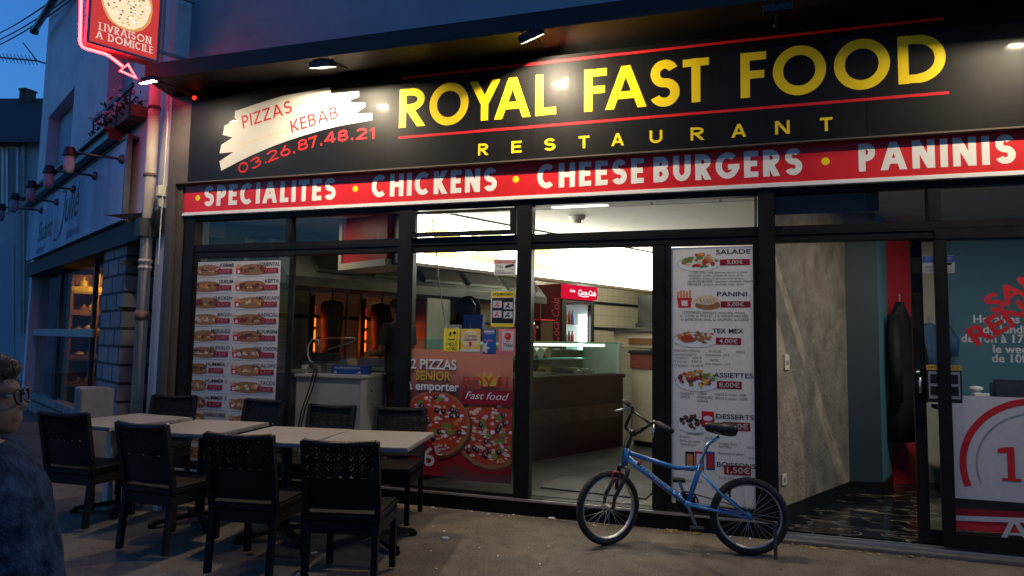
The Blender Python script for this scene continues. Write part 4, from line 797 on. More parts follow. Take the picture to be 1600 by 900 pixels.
# pizza poster on the fixed pane
OP = -.004
pz = thing('pizza_poster', 'dark red poster of two pizzas on the pane below the voucher stickers', 'poster', F(725, 765, OP))
a, b = Fm(637, 756, OP), Fm(802, 548, OP); X0, Z0, X1, Z1 = a[0], .245, b[0], b[1]
def pgrad():
    m = mat('poster_ground', (.25, .03, .03), .3); nt = m.node_tree; b_ = nt.nodes['Principled BSDF']; tc = nt.nodes.new('ShaderNodeTexCoord'); sp = nt.nodes.new('ShaderNodeSeparateXYZ'); nt.links.new(tc.outputs['Generated'], sp.inputs[0])
    n = nt.nodes.new('ShaderNodeTexNoise'); n.inputs['Scale'].default_value = 3; nt.links.new(tc.outputs['Generated'], n.inputs['Vector']); ad = nt.nodes.new('ShaderNodeMath'); ad.operation = 'MULTIPLY_ADD'; ad.inputs[1].default_value = .25; nt.links.new(n.outputs['Fac'], ad.inputs[0]); nt.links.new(sp.outputs['Z'], ad.inputs[2])
    r = nt.nodes.new('ShaderNodeValToRGB'); e = r.color_ramp.elements; e[0].position = .12; e[0].color = (.09, .045, .05, 1); e[1].position = 1.12 / 1.2; e[1].color = (.50, .19, .12, 1); k = e.new(.28); k.color = (.22, .01, .02, 1); k = e.new(.60); k.color = (.06, .012, .012, 1); k = e.new(.78); k.color = (.22, .05, .05, 1)
    nt.links.new(ad.outputs[0], r.inputs[0]); nt.links.new(r.outputs[0], b_.inputs['Base Color'])
    t = nt.nodes.new('ShaderNodeBsdfTranslucent'); x = nt.nodes.new('ShaderNodeMixShader'); x.inputs[0].default_value = .06; nt.links.new(r.outputs[0], t.inputs[0]); nt.links.new(b_.outputs[0], x.inputs[1]); nt.links.new(t.outputs[0], x.inputs[2]); nt.links.new(x.outputs[0], nt.nodes['Material Output'].inputs[0])
pgrad()
A = Art(on_front(OP)); A.rect(X0, Z0, X1, Z1, 0, 0); A.build('sheet', pz, ['poster_ground'])
clip = (X0, Z0, X1, Z1)
def q2(x, y): return Fm(440 + x / 3.4625, 520 + y / 3.4625, OP)
def pizza(cx, cz, rx, rz, seed, ly):
    g = random.Random(seed); A = Art(on_front(OP)); A.disc(cx + .01, cz - .02, rx * 1.04, rz * 1.0, MEAT, ly, 40, clip=clip); A.disc(cx, cz, rx, rz, BUN, ly + .4, 40, .012, g, clip); A.disc(cx, cz + .008, rx * .93, rz * .92, TOMATO, ly + .8, 40, .02, g, clip)
    for k in range(130):
        a, q = g.uniform(0, 6.28), math.sqrt(g.random()) * .86; c = g.choice((CREAM, PALE, CREAM, TOMATO, WHITE, ORANGE)); A.disc(cx + rx * q * math.cos(a), cz + rz * q * math.sin(a), g.uniform(.010, .032), g.uniform(.006, .018), c, ly + 1 + k * .012, 7, .4, g, clip)
    for k in range(12):
        a, q = g.uniform(0, 6.28), math.sqrt(g.random()) * .8; x, z = cx + rx * q * math.cos(a), cz + rz * q * math.sin(a)
        A.disc(x, z, .030, .026, GREEN, ly + 2.8 + k * .02, 8, .35, g, clip)
    for k in range(14):
        a, q = g.uniform(0, 6.28), math.sqrt(g.random()) * .82; x, z = cx + rx * q * math.cos(a), cz + rz * q * math.sin(a)
        A.disc(x, z, .022, .026, BLACK, ly + 3.2 + k * .02, 10, .05, g, clip); A.disc(x + .004, z + .006, .008, .011, GREY, ly + 3.6 + k * .02, 8, .05, g, clip)
    A.build('pizza_picture', pz)
c2 = q2(1130, 545); pizza(c2[0], c2[1], .33, .30, 5, 2); c1 = q2(830, 490); pizza(c1[0], c1[1], .335, .29, 9, 7)
A = Art(on_front(OP)); p = q2(1140, 690); A.disc(p[0], p[1] - .02, .36, .10, DRED, 1, 30, clip=clip); A.disc(p[0], p[1] - .06, .34, .07, MEAT, .6, 30, clip=clip); A.build('board_picture', pz)
A = Art(on_front(OP)); a, b = q2(560, 750), q2(868, 590); A.poly(clip_rect([(X0, a[1]), (b[0] + .03, a[1]), (b[0] - .10, b[1]), (X0, b[1])], *clip), DRED, 12); A.build('price_corner', pz)
A = Art(on_front(OP)); p = q2(760, 715); A.text('6', p, .16, PALE, 14, bold=.01, squeeze=1.1); p = q2(828, 660); A.text('€', p, .085, PALE, 14, squeeze=1.0, bold=.01); A.build('price_lettering', pz)
for t, x0, y0, x1, hh, c in (('2 PIZZAS', 700, 192, 948, .085, WHITE), ('SENIOR', 726, 252, 918, .075, GOLD), ('à emporter', 684, 305, 962, .075, WHITE)):
    p, q = q2(x0, y0), q2(x1, y0)
    A = Art(on_front(OP)); A.text(t, (p[0] + .005, p[1] - .006), hh, BLACK, 13, width=q[0] - p[0], bold=.022); A.text(t, p, hh, c, 14, width=q[0] - p[0], bold=.022); A.build('lettering', pz)
A = Art(on_front(OP)); p, q = q2(985, 298), q2(1250, 298); A.stext('ROYAL', (p[0], p[1]), (q[0] - .005, q[1] - .005), .10, .17, TOMATO, 13, .1, True)
cr = [q2(*v) for v in ((1060, 225), (1075, 290), (1165, 290), (1185, 225), (1150, 245), (1135, 205), (1115, 240), (1095, 205), (1085, 245))]; A.poly(cr, GOLD, 12); A.build('shop_name', pz)
A = Art(on_front(OP)); p, q = q2(985, 355), q2(1225, 355); A.poly([(p[0] - .01, p[1] - .045), (X1, p[1] - .045), (X1, p[1] + .085), (p[0] - .01, p[1] + .065)], DRED, 11.5); A.text('Fast food', (p[0] + .01, p[1]), .062, WHITE, 13, width=q[0] - p[0], shear=.35); A.build('shop_name', pz)
# stickers on the same pane
def sticker(name, label, x0, y0, x1, y1, fn_, bg, off=OP):
    a, b = Fm(x0, y1, off), Fm(x1, y0, off); t = thing(name, label, 'sticker', F((x0 + x1) / 2, y1, off), 'stickers on the pane beside the door' if off == OP else None)
    A = Art(on_front(off)); A.rect(a[0], a[1], b[0], b[1], bg, 1); A.build('sheet', t)
    w, h = b[0] - a[0], b[1] - a[1]; A = Art(on_front(off)); fn_(A, lambda u, v: (a[0] + u * w, a[1] + v * h), w, h); A.build('printing', t); return t
def s_att(A, P, w, h):
    p, q = P(0, .74), P(1, 1); A.rect(*p, *q, RED, 2); A.text('ATTENTION', P(.5, .79), h * .16, WHITE, 3, width=w * .88, align='c', bold=.025)
    A.text('24', P(.08, .50), h * .14, BLACK, 3); A.line(P(.22, .42), P(.32, .62), w * .02, BLACK, 3); A.text('24', P(.28, .42), h * .14, BLACK, 3); A.text('VIDEO', P(.06, .22), h * .11, BLACK, 3, width=w * .38); A.text('SURVEILLANCE', P(.06, .07), h * .12, BLACK, 3, width=w * .86, bold=.012)
    A.poly([P(.48, .48), P(.53, .60), P(.88, .70), P(.90, .56), P(.60, .44)], BLACK, 3); A.line(P(.72, .48), P(.76, .34), w * .03, GREY, 3); A.line(P(.76, .35), P(.95, .33), w * .03, GREY, 3.2)
sticker('warning_sticker', 'white and red video surveillance warning sticker high on the pane', 771.5, 404.5, 807, 430, s_att, PALE)
def s_art(A, P, w, h):
    p, q = P(0, .83), P(1, 1); A.rect(*p, *q, YELLOW, 2); A.text('ARTS MARTIAUX', P(.5, .89), h * .07, BLACK, 3, width=w * .86, align='c', bold=.03); p, q = P(.04, .10), P(.96, .82); A.rect(*p, *q, BLACK, 2); p, q = P(0, 0), P(1, .09); A.rect(*p, *q, YELLOW, 2)
    for u, v, c in ((.08, .54, GREY), (.54, .50, CREAM), (.08, .26, GREY), (.54, .24, GREY)):
        p, q = P(u, v), P(u + .38, v + .20); A.rect(*p, *q, PALE, 3); A.stroke([P(u + .08, v + .03), P(u + .16, v + .10), P(u + .26, v + .04)], w * .05, RED if c == GREY and u < .5 else BLACK, 4); A.disc(*P(u + .20, v + .14), w * .05, h * .03, RED if u < .5 else BLACK, 4, 8)
sticker('flyer', 'black and yellow martial arts flyer taped to the pane', 766.5, 455.5, 804.5, 510.5, s_art, PALE)
def s_tab(A, P, w, h):
    a, b = P(.2, .45), P(.85, .97)
    for p, q in (((.2, .45), (.85, .45)), ((.85, .45), (.85, .97)), ((.85, .97), (.2, .97)), ((.2, .97), (.2, .45))): A.line(P(*p), P(*q), w * .025, BLACK, 2)
    A.poly([P(.3, .72), P(.45, .90), P(.5, .75), P(.4, .62)], BLACK, 2); A.disc(*P(.68, .80), w * .12, h * .07, BLACK, 2, 12); A.line(P(.68, .8), P(.68, .62), w * .03, BLACK, 2.2); A.disc(*P(.5, .54), w * .25, h * .05, BLACK, 2.4, 12); A.disc(*P(.5, .56), w * .2, h * .035, YELLOW, 2.8, 12)
    A.text('CHEQUE', P(.5, .26), h * .13, BLACK, 3, width=w * .72, align='c', bold=.014); A.text('de', P(.18, .10), h * .08, BLACK, 3); A.text('TABLE', P(.36, .08), h * .13, BLACK, 3, width=w * .5, bold=.014)
sticker('voucher_sticker', 'green yellow meal voucher sticker with a wine glass drawing', 693, 513, 718, 549, s_tab, YELLOW)
def s_dej(A, P, w, h):
    A.disc(*P(.5, .55), w * .44, h * .42, CREAM, 2, 24); A.text('Chèque', P(.5, .64), h * .13, BLACK, 3, width=w * .62, align='c'); A.text('Déjeuner', P(.5, .48), h * .13, BLACK, 3, width=w * .68, align='c'); p, q = P(.43, .28), P(.57, .44); A.rect(*p, *q, RED, 3); A.line(P(.26, .25), P(.66, .25), h * .02, RED, 3); A.line(P(.48, .27), P(.48, .14), w * .03, RED, 3.3); p, q = P(0, 0), P(1, .12); A.rect(*p, *q, PALE, 3)
sticker('voucher_sticker', 'orange yellow lunch voucher sticker with a white disc', 719.5, 514, 751, 549.5, s_dej, GOLD)
def s_blu(A, P, w, h):
    p, q = P(.1, .88), P(.85, .96); A.rect(*p, *q, PALE, 2); p, q = P(.1, .80), P(.85, .85); A.rect(*p, *q, GREY, 2); p, q = P(.2, .52), P(.75, .58); A.rect(*p, *q, PINK, 2)
    A.poly([P(0, .56), P(.12, .40), P(.38, .52), P(.30, .32), P(.62, .24), P(.32, .20), P(.36, .02), P(.05, .12), P(0, .02)], PALE, 2)
sticker('voucher_sticker', 'dark blue voucher sticker with a white star shape', 754, 515, 775.5, 553, s_blu, BLUE)
def s_tic(A, P, w, h):
    p, q = P(.2, .17), P(.9, .93); A.rect(*p, *q, PALE, 2); A.disc(*P(.55, .72), w * .2, h * .14, RED, 3, 20); A.disc(*P(.52, .75), w * .08, h * .06, PINK, 4, 12); A.disc(*P(.53, .52), w * .11, h * .012, BLACK, 3, 12); A.text('Ticket', P(.56, .33), h * .12, BLACK, 3, width=w * .62, align='c', shear=.25, bold=.014)
sticker('voucher_sticker', 'pink voucher sticker with a red ball', 779, 514, 805.5, 555, s_tic, PINK)
# right-hand sliding leaf: offer poster, opening hours, stickers
OQ = .0015
op = thing('offer_poster', 'white and dark red offer poster with a ringed price beside the entrance', 'poster', F(1540, 850, OQ))
def z8(x, y): return Fm(1180 + x / 3.1024, 580 + y / 3.1024, OQ)
XA, ZA = z8(950, 120)[0], z8(1290, 128)[1]; XB = XA + 1.75; ZB0 = .19; clip2 = (XA, ZB0, XB, ZA); zc = z8(980, 622)[1]
A = Art(on_front(OQ)); A.rect(XA, ZB0, XB, ZA, PALE, 0); A.build('sheet', op)
A = Art(on_front(OQ)); zq = z8(980, 700)[1]; A.poly(clip_rect([(XA, ZB0), (XB, ZB0), (XB, zc - .02), (XA, zc - .06)], *clip2), DRED, 1.6); A.rect(XA, zc - .07, XB, zc + .01, BLACK, 1.2); A.poly([(XA, zq - .035), (XB, zq + .06), (XB, zq + .09), (XA, zq - .0)], PALE, 3); A.rect(XA, ZB0, XB, ZB0 + .05, RED, 2); A.build('lower_band', op)
cc = z8(1375, 470); rx = cc[0] - z8(990, 470)[0]; rz = z8(1375, 180)[1] - cc[1]
A = Art(on_front(OQ)); A.ring(cc[0], cc[1], rx, rx, .045, RED, 2, -20, 200, 60, (XA, zc + .012, XB, ZA)); A.build('red_ring', op); A = Art(on_front(OQ)); A.ring(cc[0], cc[1], rx - .10, rx - .10, .012, GREY, 2, -20, 200, 60, (XA, zc + .012, XB, ZA)); A.build('grey_ring', op)
A = Art(on_front(OQ)); a, b = z8(1180, 520), z8(1300, 520); zt2 = z8(1190, 365)[1]
A.rect(a[0] + .055, a[1], a[0] + .10, zt2, RED, 4); A.poly([(a[0] + .055, zt2), (a[0] + .055, zt2 - .04), (a[0] - .0, zt2 - .045), (a[0] + .0, zt2 - .015)], RED, 4.2); A.rect(a[0] + .02, a[1] - .012, a[0] + .135, a[1] + .006, RED, 4.4); A.ring(a[0] + .30, (a[1] + zt2) / 2, .125, .155, .045, RED, 4); A.build('price_lettering', op)
A = Art(on_front(OQ)); a = z8(1185, 820); A.stext('AR', (a[0], a[1]), (a[0] + .36, a[1] + .01), .155, .2, PALE, 5, .2, True); A.build('lettering', op)
oh = thing('window_lettering', 'red slanting words over grey opening hours on the entrance glass', 'lettering', F(1560, 560, OQ - .08))
OH = OQ
def z6(x, y): return Fm(1420 + x / 3.4615, 380 + y / 3.4615, OH)
A = Art(on_front(OH)); a = Vector(z6(455, 378)); d = Vector(z6(620, 285)) - a; ang = math.atan2(d.y, d.x)
A.text('SANS', a, .12, RED, 6, ang=ang, bold=.03, squeeze=1.25); a = Vector(z6(360, 562)); A.text('RENDEZ VOUS', a, .13, RED, 6, ang=ang, bold=.03, squeeze=1.2); A.build('red_lettering', oh)
A = Art(on_front(OH))
for x, y, t in ((345, 430, "Horaires d'ouvertures"), (400, 485, 'du lundi au samedi'), (282, 534, 'de 10h à 17h et de 18h'), (452, 592, 'le week-end'), (448, 642, 'de 10h à 20h')): A.text(t, z6(x, y), .055, PALE, 3, bold=.018); A.build('grey_lettering', oh); A = Art(on_front(OH))
def s_r1(A, P, w, h):
    p, q = P(0, .62), P(1, .98); A.rect(*p, *q, BLUE, 2); A.text('ATTENTION', P(.5, .74), h * .16, GREY, 3, width=w * .8, align='c'); A.text('VIDEO', P(.06, .28), h * .14, BLACK, 3, width=w * .4); A.text('SURVEILLANCE', P(.06, .08), h * .14, BLACK, 3, width=w * .86); A.poly([P(.55, .45), P(.6, .6), P(.93, .58), P(.9, .44)], BLACK, 3)
sticker('warning_sticker', 'faded video surveillance sticker on the edge of the entrance glass', 1442, 399, 1491, 427, s_r1, GREY, OQ)
def s_r2(A, P, w, h):
    p, q = P(0, .86), P(1, 1); A.rect(*p, *q, GOLD, 2); A.text('ARTS MARTIAUX', P(.5, .90), h * .07, BLACK, 3, width=w * .9, align='c'); p, q = P(.05, .1), P(.95, .82); A.rect(*p, *q, GREY, 2)
    for u, v in ((.1, .5), (.55, .5), (.1, .18), (.55, .18)): p, q = P(u, v), P(u + .35, v + .25); A.rect(*p, *q, BLACK, 3)
sticker('flyer', 'dim martial arts flyer low on the entrance glass', 1449, 571, 1502, 628, s_r2, BLACK, OQ)
# ------------------------------------------------------------------ inside the restaurant
ROT = -TH
def kbox(m, a0, a1, b0, b1, z0, z1, mi=0): m.prism([K(a0, b0, z0), K(a1, b0, z0), K(a1, b1, z0), K(a0, b1, z0)], (0, 0, z1 - z0), mi)
def on_kd(a, off=0.0): return lambda x, z, l: K(a + off + l, x, z)     # on a plane facing the customers, x = depth along the room
def on_kr(b): return lambda x, z, l: K(x, b - l, z)                    # on a plane facing the street
# serving counter and display case
ct = thing('serving_counter', 'long dark red serving counter with a steel band inside the open door', 'counter', K(-.3, .2, .15))
m = MB(); kbox(m, -.62, 0, -1.45, 1.75, .15, 1.02); m.build('front', 'dark_red_panel', ct)
m = MB(); kbox(m, -.64, .025, -1.47, 1.77, 1.021, 1.065); m.build('worktop', 'dark_red_panel', ct, bevel=.006)
m = MB(); kbox(m, .0005, .006, -1.44, 1.72, .53, .70); m.build('steel_band', 'brushed_brown', ct) if mat('brushed_brown', (.10, .075, .065), .35, metal=.6, var=.3, scale=4) else 0
m = MB(); kbox(m, -.55, -.05, -1.4, 1.7, .0, .149); m.build('plinth', 'skirting_black', ct)
dc = thing('display_case', 'glass display case with a glass shelf standing on the dark red counter', 'display case', K(-.3, .2, 1.066))
m = MB(); m.poly([K(-.03, -1.3, 1.07), K(-.03, 1.66, 1.07), K(-.03, 1.66, 1.45), K(-.03, -1.3, 1.45)]); m.build('front_glass', 'case_glass', dc)
m = MB(); kbox(m, -.58, -.02, -1.3, 1.66, 1.455, 1.467); m.build('top_glass', 'case_glass', dc)
m = MB(); kbox(m, -.021, -.012, -1.3, 1.66, 1.452, 1.470); m.build('glass_edge', 'sign_lit_green' if 0 else 'glass_edge', dc) if mat('glass_edge', (.25, .62, .52), .2) else 0
m = MB(); kbox(m, -.5, -.05, -1.28, 1.2, 1.262, 1.270); kbox(m, -.049, -.045, -1.28, 1.2, 1.260, 1.272); m.build('glass_shelf', 'glass_edge', dc)
m = MB(); kbox(m, -.60, -.0, 1.661, 1.74, 1.067, 1.46); m.build('end_panel', 'white_paint', dc, bevel=.004)
m = MB(); kbox(m, -.56, -.06, -1.28, 1.65, 1.067, 1.085); m.build('deck', 'steel', dc)
m = MB(); kbox(m, -.58, -.57, -1.3, 1.66, 1.10, 1.45); m.build('back_glass', 'case_glass', dc)
m = MB(); m.tube([K(-.12, .1, 1.43), K(-.12, 1.5, 1.43)], .014, 8); m.build('lamp_tube', 'case_lamp', dc) if emat('case_lamp', (.75, 1.0, .92), 1.8) else 0
rng = random.Random(11)
for k in range(5):
    p = K(-.25, -.15 + k * .13, 1.272 + .062); m = MB(); m.tube([p, p + RV * .17], [.06, .06], 14); solo('paper_cup', m, 'white_paint' if k % 2 else 'goods_bun', 'pale cup lying on the glass shelf of the display case', 'cup', 'cups lying in the display case', smooth=False) if 'goods_bun' in MATS or mat('goods_bun', (.62, .42, .25), .6) else 0
p = K(-.2, .45, 1.086); m = MB(); m.prism([p + DV * -.11 + Vector((0, 0, 0)), p + DV * .11, p + DV * .13 + Vector((0, 0, .045)), p + DV * -.13 + Vector((0, 0, .045))], RV * -.15); m.prism([p + DV * -.13 + Vector((0, 0, .046)), p + DV * .13 + Vector((0, 0, .046)), p + DV * .10 + Vector((0, 0, .085)), p + DV * -.10 + Vector((0, 0, .085))], RV * -.15); solo('foam_box', m, 'goods_yellow', 'yellow foam takeaway box on the deck of the display case', 'box')
for k, b in enumerate((-.5, 0., .9)):
    m = MB(); kbox(m, -.5, -.12, b, b + .42, 1.086, 1.12); m2 = m; t = thing('steel_tray', f'steel tray of food in the display case, {("nearest the window", "below the lying cups", "nearest the white end panel")[k]}', 'tray', K(-.3, b + .2, 1.086)); m.build('pan', 'steel', t, bevel=.005)
    m = MB()
    for q in range(16): m.ell(K(rng.uniform(-.46, -.16), b + rng.uniform(.05, .37), 1.125), (.04, .04, .02), 7, 4)
    m.build('filling', ('leaf_dark', 'goods_brown', 'goods_bun')[k], t, smooth=True)
# on the top glass, by the window
cs = K(-.34, -.95, 1.468)
q = F(711, 515, -(6.45 - D)); m = MB(); c = Vector((q.x, q.y, 1.468))
prof = []
for k in range(9): prof += [(.085 - k * .0025, k * .018), (.088 - k * .0025, k * .018 + .012)]
m.lathe(prof, c, 18); solo('cup_stack', m, 'white_paint', 'stack of white plastic cups behind the yellow voucher sticker', 'cups', smooth=False)
q = F(741, 500, -(6.5 - D)); t = thing('blue_carton', 'dark blue carton standing behind the voucher stickers', 'carton', (q.x, q.y, 1.468))
m = MB(); m.box((q.x, q.y, 1.468 + .13), (.20, .12, .26), rot=R(8)); m.build('body', 'print_blue', t, bevel=.004)
m = MB(); q2_ = F(754, 500, -(6.42 - D))
for dx in (-.05, .0, .035): m.bar((q2_.x + dx - .05, q2_.y - .05, 1.47), (q2_.x + dx * 1.9 - .02, q2_.y - .05, 1.60 + abs(dx)), .012, .004)
solo('wooden_spatula', m, 'wood_warm', 'small wooden spatulas leaning against the blue carton', 'spatulas')
for k in range(5):
    p = K(-.42 + .03 * (k % 2), .05 + k * .11, 1.468); m = MB(); m.lathe([(.028, 0), (.03, .12), (.012, .16), (.006, .20)], p, 10); solo('sauce_bottle', m, ('print_red', 'goods_yellow', 'print_white', 'goods_brown', 'print_red')[k], ('red sauce bottle nearest the window on the display case top', 'yellow sauce bottle on the display case top', 'white sauce bottle on the display case top', 'brown sauce bottle on the display case top', 'red sauce bottle deepest in the shop on the display case top')[k], 'bottle', 'sauce bottles on the display case', smooth=True)
# lit menu box
mb_ = thing('menu_lightbox', 'long glaring white menu light box hung over the counter', 'light box', K(-.4, 1, 2.2))
m = MB(); kbox(m, -.50, -.305, -1.55, 5.6, 2.215, 2.79); m.build('casing', 'dark_steel', mb_)
m = MB(); m.poly([K(-.30, -1.5, 2.235), K(-.30, 5.55, 2.235), K(-.30, 5.55, 2.775), K(-.30, -1.5, 2.775)]); m.build('lit_face', 'menu_glow', mb_)
m = MB(); kbox(m, -.31, -.285, -1.55, 5.6, 2.20, 2.234); m.build('bottom_rail', 'alu', mb_)
for k, b in enumerate((-1.35, -.75, .12)):
    A = Art(on_kd(-.30)); g = random.Random(k)
    for j in range(4):
        A.disc(b + .28, 2.36 + j * .10, .26, .05, (0, 1, 0, 2)[j], 2 + j * .2, 16, .1, g)
    A.build('menu_picture', mb_, ['menu_glow_yellow', 'menu_glow_orange', 'menu_glow_green'])
# red bulkhead with cream edge at the box's street end
pa = V(538, 410, K(-.3, -1.58, 0), RV); aa = (pa - KA).dot(RV)
bh = thing('red_bulkhead', 'red boxed ceiling panel with a cream edge near the kebab grills', 'panel', K(aa / 2, -1.58, 2.2))
m = MB(); kbox(m, aa, -.52, -1.60, -1.2, 2.27, 2.79); m.build('body', 'red_paint', bh)
m = MB(); kbox(m, aa - .06, -.515, -1.62, -1.18, 2.20, 2.269); kbox(m, aa - .06, aa - .001, -1.62, -1.18, 2.27, 2.79); m.build('cream_edge', 'cream_paint', bh)
# extraction hood, back counter, steel panel
hd_ = thing('extraction_hood', 'dull steel extraction hood along the tiled wall', 'hood', K(-2.5, 0, 2.08))
m = MB(); m.prism([K(-2.98, -1.9, 2.08), K(-2.0, -1.9, 2.08), K(-2.0, -1.9, 2.17), K(-2.45, -1.9, 2.62), K(-2.98, -1.9, 2.62)], DV * 4.4); m.build('canopy_body', 'dull_steel', hd_) if mat('dull_steel', (.26, .27, .25), .45, metal=.6, var=.2, scale=5) else 0
m = MB(); kbox(m, -2.01, -1.985, -1.9, 2.5, 2.06, 2.165); m.build('rim', 'dark_steel', hd_)
for k in range(5): m = MB(); m.prism([K(-2.05, -1.5 + k * .8, 2.24), K(-2.05, -.85 + k * .8, 2.24), K(-2.37, -.85 + k * .8, 2.55), K(-2.37, -1.5 + k * .8, 2.55)], RV * .04 + Vector((0, 0, .03))); m.build('filter', 'steel', hd_)
bc = thing('back_counter', 'steel back counter under the kebab grills', 'counter', K(-2.65, -.5, .15))
m = MB(); kbox(m, -2.98, -2.25, -2.6, 1.2, .15, 1.06); m.build('body', 'dark_steel', bc)
m = MB(); kbox(m, -2.99, -2.22, -2.62, 1.22, 1.061, 1.10); m.build('worktop', 'steel', bc, bevel=.005)
q = F(667, 500, -(8.2 - D)); m = MB(); t = thing('steel_locker', 'tall brushed steel cabinet behind the cook', 'cabinet', (q.x, q.y, .15)); m.box((q.x, q.y + .1, 1.08), (.36, .4, 1.86), rot=ROT); m.build('body', 'steel', t, bevel=.008)
m = MB(); m.box((q.x + .06, q.y - .12, 1.2), (.02, .03, .3), rot=ROT); m.build('handle', 'alu', t)
# kebab grills
def grill(px, py, label, ex):
    c = V(px, py, K(-2.6, 0, 0), DV); c = Vector((c.x, c.y, 1.10)); t = thing('kebab_grill', label, 'kebab grill', c, 'kebab grills on the back counter')
    f_ = (CAMPOS - c); f_.z = 0; f_.normalize(); r_ = Vector((-f_.y, f_.x, 0)); w = .25
    P = lambda x, y, z: c + r_ * x + f_ * y + Vector((0, 0, z))
    m = MB(); m.prism([P(-w, -.2, 0), P(w, -.2, 0), P(w, .22, 0), P(-w, .22, 0)], (0, 0, .10)); m.build('base', 'steel', t, bevel=.006)
    m = MB(); m.bar(P(-w + .02, 0, .1), P(-w + .02, 0, .98), .03, .03); m.bar(P(w - .02, 0, .1), P(w - .02, 0, .98), .03, .03); m.build('post', 'steel', t)
    m = MB(); m.bar(P(-w, 0, .985), P(w, 0, .985), .06, .03); m.bar(P(-w, .05, .94), P(w, .05, .94), .015, .015); m.tube([P(.03, 0, 1.0), P(.03, 0, 1.07)], [.03, .02], 10); m.build('top_bar', 'steel', t)
    m = MB(); m.lathe([(.03, .12), (.10, .14), (.115, .3), (.135, .55), (.15, .74), (.13, .82), (.02, .85)], P(.045, .0, 0), 20); m.tube([P(.045, 0, .1), P(.045, 0, .98)], .012, 8); o = m.build('meat_cone', 'kebab_meat', t, smooth=True)
    m = MB(); m.prism([P(-w + .035, -.16, .12), P(-w + .045, -.16, .12), P(-w + .085, .12, .12), P(-w + .075, .12, .12)], (0, 0, .78)); m.build('burner_panel', 'dark_room', t)
    for k in range(4):
        z = .20 + k * .155; m = MB(); d = P(-w + .085, .12, 0) - P(-w + .045, -.16, 0); a = P(-w + .045, -.16, z) + d * .35 + r_ * .006; b = P(-w + .045, -.16, z) + d * .95 + r_ * .006
        g = random.Random(k + int(px)); pts = [a.lerp(b, i / 5) + Vector((0, 0, g.uniform(-.008, .008))) for i in range(6)] + [b.lerp(a, i / 5) + Vector((0, 0, .10 + g.uniform(-.008, .008))) for i in range(6)]
        m.prism(pts, r_ * .012); m.build('ember_plate', 'ember' if k < 3 else 'ember_dim', t)
mat('kebab_meat', (.06, .03, .016), .55, var=.5, scale=30, bump=.6, bscale=60); emat('ember_dim', (.5, .02, .03), .25)
grill(512, 520, 'kebab grill with glowing burner and meat cone, farther from the cook', 0)
grill(590, 520, 'kebab grill with glowing burner right beside the cook', 1)
# white cabinet in the open window
wc = thing('white_cabinet', 'white worktop cabinet standing in the open window', 'cabinet', (-4.3, 7.1, .15))
m = MB(); m.b2((-4.85, 6.80, .15), (-3.90, 7.45, 1.01)); m.build('body', 'white_paint', wc, bevel=.004)
m = MB(); m.b2((-4.88, 6.765, 1.011), (-3.875, 7.47, 1.05)); m.build('worktop', 'white_paint', wc, bevel=.006)
m = MB(); m.tube([(-3.898, 7.05, .86), (-3.888, 7.05, .86)], .012, 8); m.build('lock', 'black_plastic', wc)
def cabpt(px, py, y): r = ray(px, py); return CAMPOS + r * (y / r.y)
pm_ = cabpt(500, 570, 7.1); t = thing('sandwich_press', 'steel sandwich press with a raised white handle on the white cabinet', 'sandwich press', (pm_.x, 7.1, 1.051))
m = MB(); m.box((pm_.x, 7.12, 1.11), (.34, .3, .11)); m.build('base', 'steel', t, bevel=.01)
m = MB(); m.box((pm_.x - .03, 7.2, 1.235), (.42, .14, .10)); m.build('lid', 'dark_steel', t, bevel=.01)
a, b, c = cabpt(513, 546, 7.0), cabpt(553, 533, 6.95), cabpt(555, 528, 6.95); d = cabpt(495, 528, 7.15)
m = MB(); m.tube([a, b, c, d], .011, 8); m.build('handle', 'alu', t, smooth=True)
m = MB()
for k in range(3): m.b2((pm_.x + .06, 6.965, 1.075 + k * .025), (pm_.x + .10, 6.969, 1.085 + k * .025))
m.build('button', 'white_paint', t)
pts = [cabpt(*p, 6.98) for p in ((499, 540), (497, 531), (488, 530), (482, 540), (481, 555), (484, 563), (488, 566))]; m = MB(); m.tube(pts, .009, 8); solo('white_cable', m, 'white_paint', 'looped white cable behind the sandwich press', 'cable', smooth=True)
p = cabpt(477, 573, 6.9); m = MB(); m.box((p.x, p.y, 1.051 + .045), (.06, .06, .09)); m.box((p.x, p.y, 1.051 + .092), (.05, .05, .004)); solo('salt_pot', m, 'white_paint', 'tiny white pot at the dark edge of the white cabinet', 'pot', bevel=.004)
fa_, fb_ = cabpt(519, 575, 6.95), cabpt(574, 575, 6.95); t = thing('foil_box', 'blue box of aluminium foil on the white cabinet', 'foil box', (fa_.x, 6.95, 1.051))
m = MB(); m.b2((fa_.x, 6.93, 1.051), (fb_.x, 7.05, 1.15)); m.build('carton', 'foil_blue', t, bevel=.003) if mat('foil_blue', (.02, .10, .42), .35) else 0
A = Art(lambda x, z, l: Vector((x, 6.929 - l, z))); A.text('ALUMINIUM FORCE', (fa_.x + .04, 1.113), .022, 0, 1, width=(fb_.x - fa_.x) * .74, bold=.03); A.poly([(fa_.x + .03, 1.06), (fa_.x + .055, 1.09), (fa_.x + .08, 1.06)], 0, 1); A.poly([(fb_.x - .14, 1.06), (fb_.x - .06, 1.06), (fb_.x - .08, 1.09)], 0, 1); A.build('lettering', t, ['print_white'])
m = MB()
for k in range(4): m.box((fa_.x + .06 + k * .05, 6.99, 1.156), (.05, .07, .012), rot=.3 * k)
m.build('foil_sheet', 'steel', t)
m = MB()
